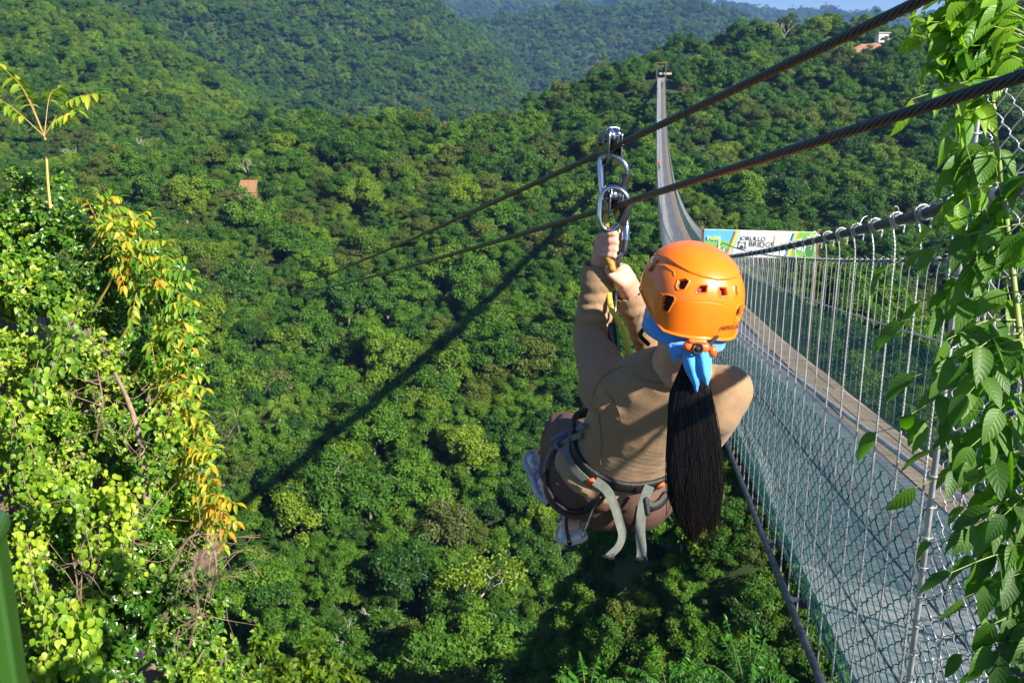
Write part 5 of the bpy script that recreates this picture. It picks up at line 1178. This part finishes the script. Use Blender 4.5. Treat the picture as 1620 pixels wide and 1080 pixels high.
# pinnate boughs turning yellow and orange
def frond(mr, ml, a, b, sag, npair, ll, g, w=.34, rr=.004, start=.15, side=None):
    a = np.array(a, float); b = np.array(b, float); mid = (a+b)/2+np.array([0, 0, sag]); P_ = spline([a, mid, b], 24); mr.tube(P_, np.linspace(rr, rr*.35, 24), 5)
    T_ = np.gradient(P_, axis=0); T_ /= np.linalg.norm(T_, axis=1)[:, None]; i = np.linspace(start*23, 23, npair).astype(int); bp_ = P_[i]; tn = T_[i]
    h = np.array([0, 0, 1.]) if side is None else np.array(side, float); s = np.cross(tn, h); s /= np.linalg.norm(s, axis=1)[:, None]
    for sg in (-1, 1):
        D_ = sg*s+tn*.45+np.array([0, 0, -.55])+g.normal(size=(npair, 3))*.16; nn_ = np.repeat(h[None], npair, 0)+g.normal(size=(npair, 3))*.25
        ml.add(*leaves(bp_, D_, nn_, ll*g.uniform(.75, 1.1, npair)*np.sin(np.linspace(.5, 2.5, npair))**.4, ll*w, seg=4, curl=.3, fold=.2))
    ml.add(*leaves(P_[-1:], T_[-1:], [h], ll, ll*w, seg=4))
def sapling(stem, fr, label, seed, ll=.13, npair=9, m=m_bushC, r0=.016, name='sapling', start=.15):
    g = np.random.default_rng(seed); sp = spline([P(*q) for q in stem], 30); c = sp[0]; o = thing(name, label, 'tree', tuple(c)); mb = MB(); mb.tube(sp, np.linspace(r0, r0*.45, 30), 8); mr = MB(); ml = MB()
    for (t, x, y, d, sag) in fr: a = sp[int(t*29)]; frond(mr, ml, a, P(x, y, d), sag, npair, ll, g, start=start)
    center_mesh(mb, 'stem', m_twig if r0 > .02 else m_rach, c, o); center_mesh(mr, 'leaf_stalk', m_rach, c, o); center_mesh(ml, 'foliage', m, c, o)
g = np.random.default_rng(5)
sapling([(80, 330, 8.1), (76, 290, 8.1), (72, 225, 8.1), (70, 215, 8.1)], [(1, 150, 148, 8.0, .10), (1, 92, 140, 8.3, .12), (.95, 30, 130, 8.2, .06), (1, 10, 112, 8.1, .10), (.9, -10, 150, 7.9, .02), (.85, 120, 175, 7.7, .03)],
        'tall sprig with drooping yellow and orange pinnate leaves rising above the bank', 6, ll=.135, npair=7, r0=.013, start=.45, m=leafmat('sprig_leaf_yellow', [(.20, .32, .02), (.45, .42, .03), (.62, .34, .03)], .40, .45, rand=.6, nscale=1.6))
def bough(x, y, d, n, spread, label, seed, base=None, ang0=-60, ang1=60, ll=.10):
    n = n+3; ang0 -= 25; ang1 += 20
    g = np.random.default_rng(seed); fr = []
    for k in range(n):
        a = math.radians(ang0+(ang1-ang0)*k/(max(1, n-1))+g.normal()*6); q = spread*g.uniform(.8, 1.15); fr.append((g.uniform(.75, 1), x+q*math.cos(a), y+q*math.sin(a)*.8, d-.15+g.normal()*.18, .10))
    bx, by = base or (x-60, y+110); sapling([(bx, by, d+.4), ((bx+x)/2, (by+y)/2+8, d+.15), (x, y, d)], fr, label, seed, ll=ll, npair=9, r0=.014, name='branching_shrub')
bough(165, 350, 8.1, 6, 62, 'topmost turning bough with orange-tipped pinnate leaves right of the sprig', 21, ang0=-110, ang1=60)
bough(195, 400, 8.0, 7, 78, 'yellow-orange bough arching over the bank shoulder', 22, ang0=-70, ang1=70)
bough(235, 450, 8.0, 7, 74, 'yellowing bough at the outer edge of the bank, third from the top', 23, ang0=-40, ang1=80)
bough(250, 520, 7.9, 6, 70, 'green-yellow bough sticking out toward the forest', 24, ang0=-40, ang1=70)
bough(255, 600, 7.8, 6, 66, 'orange-leaved bough beside the brown trunk', 25, ang0=-40, ang1=60)
bough(265, 655, 7.7, 5, 58, 'small turning bough under the orange-leaved one', 26, ang0=-30, ang1=60)
bough(290, 730, 7.6, 4, 52, 'sparse bough with few orange leaves low on the outer edge', 27, ang0=-50, ang1=40)
bough(308, 818, 7.4, 4, 66, 'lowest outer bough with a comb of yellow leaflets', 28, base=(285, 850), ang0=-35, ang1=25)
# brown crooked trunk and dry twigs on the bank
def dry(stem, label, seed, r0=.02, nt=7, name='bare_shrub'):
    g = np.random.default_rng(seed); sp = spline([P(*q) for q in stem], 24); c = sp[0]; mb = MB(); mb.tube(sp, np.linspace(r0, r0*.4, 24), 7); tw = MB()
    for k in range(nt):
        a = sp[g.integers(5, 23)]; e = a+rand_dirs(g, 1)[0]*g.uniform(.15, .5); tw.tube(spline([a, (a+e)/2+g.normal(size=3)*.05, e], 8), np.linspace(.004, .0014, 8), 4)
        for q in range(2): e2 = (a+e)/2+rand_dirs(g, 1)[0]*.2; tw.tube([(a+e)/2, e2], .002, 4)
    o = thing(name, label, 'shrub', tuple(c)); center_mesh(mb, 'trunk', m_twig, c, o); center_mesh(tw, 'twig', m_twig, c, o)
dry([(232, 790, 7.3), (222, 700, 7.2), (205, 640, 7.2), (182, 590, 7.3)], 'crooked brown trunk standing in the middle of the bank', 61, .030, 6)
dry([(270, 900, 7.0), (300, 850, 6.9), (345, 845, 6.9)], 'dead grey stick poking out under the yellow comb bough', 62, .014)
for k, (x, y, lb) in enumerate([(150, 640, 'dry twigs left of the crooked trunk'), (200, 850, 'tangle of dry twigs in the lower bank'), (300, 960, 'bare twigs at the lower outer bank'), (330, 900, 'thin bare twigs over the forest edge'), (110, 930, 'dry twig tangle right of the green post')]):
    dry([(x, y+60, bank_d(x, y)-.2), (x+12, y, bank_d(x, y)-.45), (x+4, y-55, bank_d(x, y)-.5)], lb, 70+k, .010, 12)
# a small pink flower head
mb = MB(); c = np.array(P(222, 1036, 6.2)); gq = np.random.default_rng(3); mb.add(*leaves(c+rand_dirs(gq, 60)*.01, rand_dirs(gq, 60)+np.array([.2, -.2, .6]), rand_dirs(gq, 60), .03, .007)); me = mb.mesh('flower', mat('pink_petals', (.75, .30, .45), .6)); me.transform(Matrix.Translation(-Vector(c))); tag(link('flower', me, None, Vector(c)), 'small pink flower head low on the leafy bank', 'flower')

# ---- the broad-leaved plant at the right edge, in front of the screen --------------------------
m_rleaf = leafmat('shaded_broad_leaf', [(.018, .064, .009), (.038, .118, .013), (.080, .190, .018)], .46, .5, rand=.45, nscale=3, spec=.5, tint=(1.6, 1.9, .25), tgain=1.25)  # lower leaves: the shade of backlit foliage is put into this darker green
m_rtop = leafmat('young_lime_leaf', [(.07, .20, .012), (.13, .30, .02), (.26, .42, .03)], .50, .40, rand=.5, nscale=5, tint=(1.25, 1.3, .25), tgain=1.2)
m_gstem = mat('green_stem', (.16, .24, .05), .5, col2=(.26, .30, .10), nscale=8)
EDGE = ([0, 60, 100, 150, 200, 250, 300, 340, 400, 460, 520, 600, 660, 700, 730, 760, 830, 870, 900, 950, 1000, 1040, 1080], [1450, 1445, 1418, 1435, 1410, 1440, 1480, 1395, 1395, 1400, 1430, 1440, 1385, 1360, 1420, 1440, 1450, 1490, 1500, 1520, 1515, 1512, 1545])
def vein_attr(me, seg=9):
    n = len(me.vertices); m = 3*(seg+1); k = np.arange(n) % m; a = me.attributes.new('blade', 'FLOAT_VECTOR', 'POINT')
    a.data.foreach_set('vector', np.stack([k % 3-1., (k//3)/seg, 0*k], 1).astype(np.float32).ravel())
def add_veins(m):
    nt = m.node_tree; N = nt.nodes; L = nt.links; b = N['Principled BSDF']; at = N.new('ShaderNodeAttribute'); at.attribute_name = 'blade'; sx = N.new('ShaderNodeSeparateXYZ'); L.new(at.outputs['Vector'], sx.inputs[0])
    def mt(op, a, b_=None, c=None):
        q = N.new('ShaderNodeMath'); q.operation = op
        for i, v in enumerate((a, b_, c)):
            if v is None: continue
            if hasattr(v, 'links'): L.new(v, q.inputs[i])
            else: q.inputs[i].default_value = v
        return q.outputs[0]
    u = mt('ABSOLUTE', sx.outputs[0]); mid = mt('LESS_THAN', u, .07); w = mt('SINE', mt('MULTIPLY_ADD', mt('SUBTRACT', sx.outputs[1], mt('MULTIPLY', u, .22)), 50., 0.)); side = mt('MULTIPLY', mt('GREATER_THAN', w, .86), .55); v = mt('MAXIMUM', mid, side)
    src = b.inputs['Base Color'].links[0].from_socket; mx = N.new('ShaderNodeMix'); mx.data_type = 'RGBA'; L.new(mt('MULTIPLY', v, .16), mx.inputs[0]); L.new(src, mx.inputs[6]); mx.inputs[7].default_value = (.26, .38, .10, 1); L.new(mx.outputs[2], b.inputs['Base Color'])
    bp_ = N.new('ShaderNodeBump'); bp_.inputs['Strength'].default_value = .3; bp_.inputs['Distance'].default_value = .002; bp_.invert = True; L.new(mt('MULTIPLY_ADD', w, .5, mid), bp_.inputs['Height']); L.new(bp_.outputs[0], b.inputs['Normal'])
add_veins(m_rleaf); add_veins(m_rtop)
def broad_plant():
    g = np.random.default_rng(17); root = P(1660, 1400, 2.42); o = thing('broadleaf_plant', 'tall broad-leaved plant in front of the mesh screen at the right edge', 'plant', tuple(root))
    st = MB(); stems = []
    for pts in ([(1660, 1400, 2.42), (1650, 900, 2.42), (1612, 520, 2.42), (1590, 330, 2.42), (1572, 180, 2.40), (1568, 20, 2.40), (1572, -40, 2.40)], [(1680, 1400, 2.36), (1690, 900, 2.34), (1672, 500, 2.32), (1655, 200, 2.32), (1648, -60, 2.31)], [(1650, 1400, 2.50), (1662, 1000, 2.48), (1640, 760, 2.48), (1628, 600, 2.48)]):
        sp = spline([P(*q) for q in pts], 80); st.tube(sp, np.linspace(.010, .0038, 80), 8); stems.append(sp)
    lf = MB(); tp_ = MB(); pet = MB()
    def compound(a, b, npair, ll, m_, sag=.02):
        a = np.array(a); b = np.array(b); P_ = spline([a, (a+b)/2+np.array([0, 0, sag]), b], 20); pet.tube(P_, np.linspace(.0024, .0010, 20), 5)
        T_ = np.gradient(P_, axis=0); T_ /= np.linalg.norm(T_, axis=1)[:, None]
        for k in range(npair+1):
            i = int(6+13*k/npair); s = np.cross(T_[i], [0, 0, 1.]); s /= np.linalg.norm(s)
            for sg in ((-1, 1) if k < npair else (0,)):
                d = sg*s*.9+T_[i]*.55+np.array([0, 0, -.45])+g.normal(size=3)*.22; nn_ = np.array([.15, -.35, .9])+g.normal(size=3)*.32; q = ll*g.uniform(.75, 1.15)
                m_.add(*leaves([P_[i]], [d], [nn_], q, q*g.uniform(.42, .60), curl=g.uniform(.05, .5), fold=g.uniform(.05, .3), seg=9, droop=.2))
    for k, y in enumerate(np.linspace(-30, 1110, 40)):
        ex_ = np.interp(y, *EDGE); sp = stems[0] if k % 3 else stems[1]; q = proj(sp)[1]; y0 = y-10-60*g.random(); i = int(np.argmin(np.abs(q-y0))); young = y < 210 or (y < 420 and g.random() < .25)
        if 215 < y < 330 and g.random() < .4: continue
        tipx = ex_+(8 if k % 3 == 0 else g.uniform(15, 130)); d = 2.40+g.normal()*.06
        compound(sp[i], P(tipx, y+12, d), 3 if not young else 4, .082 if not young else .070+.02*g.random(), tp_ if young else lf)
    for k in range(20):         # denser shorter leaves by the frame edge
        y = g.uniform(-20, 1100); sp = stems[k % 3]; q = proj(sp)[1]; i = int(np.argmin(np.abs(q-(y-20)))); young = y < 230
        compound(sp[i], P(g.uniform(1500, 1600), y+g.uniform(0, 40), 2.30+.25*g.random()), 3, .070+.02*g.random() if not young else .06, tp_ if young else lf)
    for k in range(26):         # crowded young leaves at the top
        sp = stems[0 if k % 2 else 1]; q = proj(sp)[1]; y = g.uniform(-20, 150); i = int(np.argmin(np.abs(q-(y+30)))); compound(sp[i], P(g.uniform(1455, 1600), y-10, 2.36+.1*g.random()), 3, .052+.02*g.random(), tp_)
    for k in range(8):          # curled young shoots at the top
        x, y = g.uniform(1450, 1580), g.uniform(20, 120)
        for q in range(14): pp_ = P(x+g.normal()*16, y+g.normal()*14, 2.40+g.normal()*.03); dd_ = rand_dirs(g, 1); tp_.add(*leaves([pp_], dd_, rand_dirs(g, 1), .032, .014, curl=.7, seg=9))
    loc = root
    for mb_, nm, m_ in ((st, 'stem', m_gstem), (pet, 'leaf_stalk', m_gstem), (lf, 'foliage', m_rleaf), (tp_, 'young_foliage', m_rtop)):
        oo = center_mesh(mb_, nm, m_, loc, o)
        if 'foliage' in nm: vein_attr(oo.data)
broad_plant()

# ---- ferny young tree tops at the bottom -------------------------------------------------------
m_fern = leafmat('ferny_leaf', [(.025, .11, .010), (.05, .19, .014), (.10, .28, .02)], .38, .42, rand=.4, nscale=1.5)
for k, (x, y, d, n, sp_, lb) in enumerate([(930, 1096, 13.2, 22, 62, 'bright ferny tree top at the bottom, leftmost of three'), (1060, 1100, 13.0, 28, 72, 'bright ferny tree top at the bottom, below the ponytail'), (1185, 1088, 12.8, 44, 100, 'largest bright ferny tree top beside the bridge edge cable')]):
    g = np.random.default_rng(300+k); c = np.array(P(x, y, d)); gz_ = -14.; o = thing('ferny_tree', lb, 'tree', tuple(c), 'ferny tree tops below the viewer'); tr = MB(); mr = MB(); ml = MB()
    tr.tube(spline([c+np.array([.1, .3, -6]), c+np.array([0, .1, -3]), c], 12), np.linspace(.06, .012, 12), 7)
    for q in range(n):
        a = g.random()*6.283; el = g.uniform(.1, 1.25); L_ = sp_/FPX*d*g.uniform(.6, 1.1); s0 = c+np.array([math.cos(a), math.sin(a), 0])*g.uniform(0, .18)+np.array([0, 0, g.uniform(-.35, .1)])
        e = s0+L_*np.array([math.cos(a)*math.cos(el), math.sin(a)*math.cos(el), math.sin(el)]); frond(mr, ml, s0, e, .08, 13, .10, g, w=.36, rr=.003, start=.1)
    center_mesh(tr, 'trunk', m_twig, c, o); center_mesh(mr, 'leaf_stalk', m_gstem, c, o); center_mesh(ml, 'foliage', m_fern, c, o)

# ---- odd trees of the valley ----------------------------------------------------------------------
def bare_tree(px, py, h, label, seed, leafy=0, m=m_pale):
    g = np.random.default_rng(seed); b = hit_terrain(px, py, .5); o = thing('bare_tree' if not leafy else 'open_crowned_tree', label, 'tree', tuple(b)); mb = MB(); tips = []; k_ = h/8
    def grow(p, d, L, r, n):
        e = p+d*L; mb.tube(spline([p, (p+e)/2+g.normal(size=3)*L*.06, e], 6), np.linspace(r, r*.6, 6), 5)
        if n == 0: tips.append(e); return
        for q in range(g.integers(2, 4)):
            dd = d+rand_dirs(g, 1)[0]*.75; dd[2] += .15; grow(e, dd/np.linalg.norm(dd), L*g.uniform(.6, .8), r*.6, n-1)
    grow(np.array([0, 0, -.5]), np.array([.05, 0, 1.]), h*.36, .16*k_, 4)
    link('trunk', mb.mesh('trunk', m), o)
    if leafy:
        n = len(tips)*leafy; B_ = np.repeat(np.array(tips), leafy, 0)+g.normal(size=(n, 3))*.35*k_; l = MB(); l.add(*leaves(B_, rand_dirs(g, n), rand_dirs(g, n)+np.array([0, 0, 1.]), .32*k_, .2*k_, seg=2)); link('crown', l.mesh('crown', G['yellow-green']), o)
bare_tree(742, 1010, 11, 'pale open-crowned yellowish tree with a thin visible trunk in the lower valley', 1, leafy=26)
bare_tree(1010, 980, 9, 'thin pale bare tree near the bridge edge in the lower valley', 2)
for k, (x, y, h, lb) in enumerate([(612, 1045, 7, 'forked reddish-grey bare tree low in the valley'), (550, 1060, 7, 'grey bare brushy tree above the pale leafy bushes'), (228, 262, 10, 'bleached bare tree on the far left slope'), (120, 270, 8, 'bleached bare tree near the yellow sprig'), (424, 235, 8, 'small bleached tree high on the left ridge'), (395, 300, 7, 'grey bare tree beside the timber platform'), (1238, 75, 9, 'lone pale dead tree near the right skyline')]): bare_tree(x, y, h, lb, 10+k)
def palm(px, py, h, label, seed):
    g = np.random.default_rng(seed); b = hit_terrain(px, py, 3.5); o = thing('palm_tree', label, 'palm', tuple(b)); mb = MB(); mb.tube([(0, 0, -4), (.1, 0, -1), (0, 0, h)], [.18, .15, .12], 8); link('trunk', mb.mesh('trunk', m_bark), o); ml = MB(); mr = MB()
    for k in range(22):
        a = k*2.4; el = g.uniform(-.1, 1.2); e = np.array([math.cos(a)*math.cos(el), math.sin(a)*math.cos(el), math.sin(el)*.8])*2.6+np.array([0, 0, h-.3]); frond(mr, ml, (0, 0, h), e, .5, 20, .75, g, w=.09, rr=.04)
    link('crown', ml.mesh('crown', G['bright green']), o); link('leaf_stalk', mr.mesh('leaf_stalk', m_gstem), o)
palm(378, 690, 2.2, 'feathery palm on the slope left of the bridge shadow, right of the bank', 1); palm(442, 668, 2.0, 'second feathery palm, right beside the first one', 2); palm(1130, 270, 2.4, 'pale palm on the slope right of the bridge far half', 3)
# ================================================================== AIR
def haze():
    mb = MB(); mb.box((0, 1900, 240), (9000, 5000, 1050)); m = bpy.data.materials.new('haze'); m.use_nodes = True; nt = m.node_tree; nt.nodes.clear()
    v = nt.nodes.new('ShaderNodeVolumePrincipled'); v.inputs['Density'].default_value = .00018; v.inputs['Color'].default_value = (.24, .44, 1.0, 1); v.inputs['Anisotropy'].default_value = .2
    o = nt.nodes.new('ShaderNodeOutputMaterial'); nt.links.new(v.outputs[0], o.inputs['Volume'])
    tag(mb.build('haze', m, smooth=False), 'thin blue haze filling the valley air', 'haze', kind='stuff')
haze()
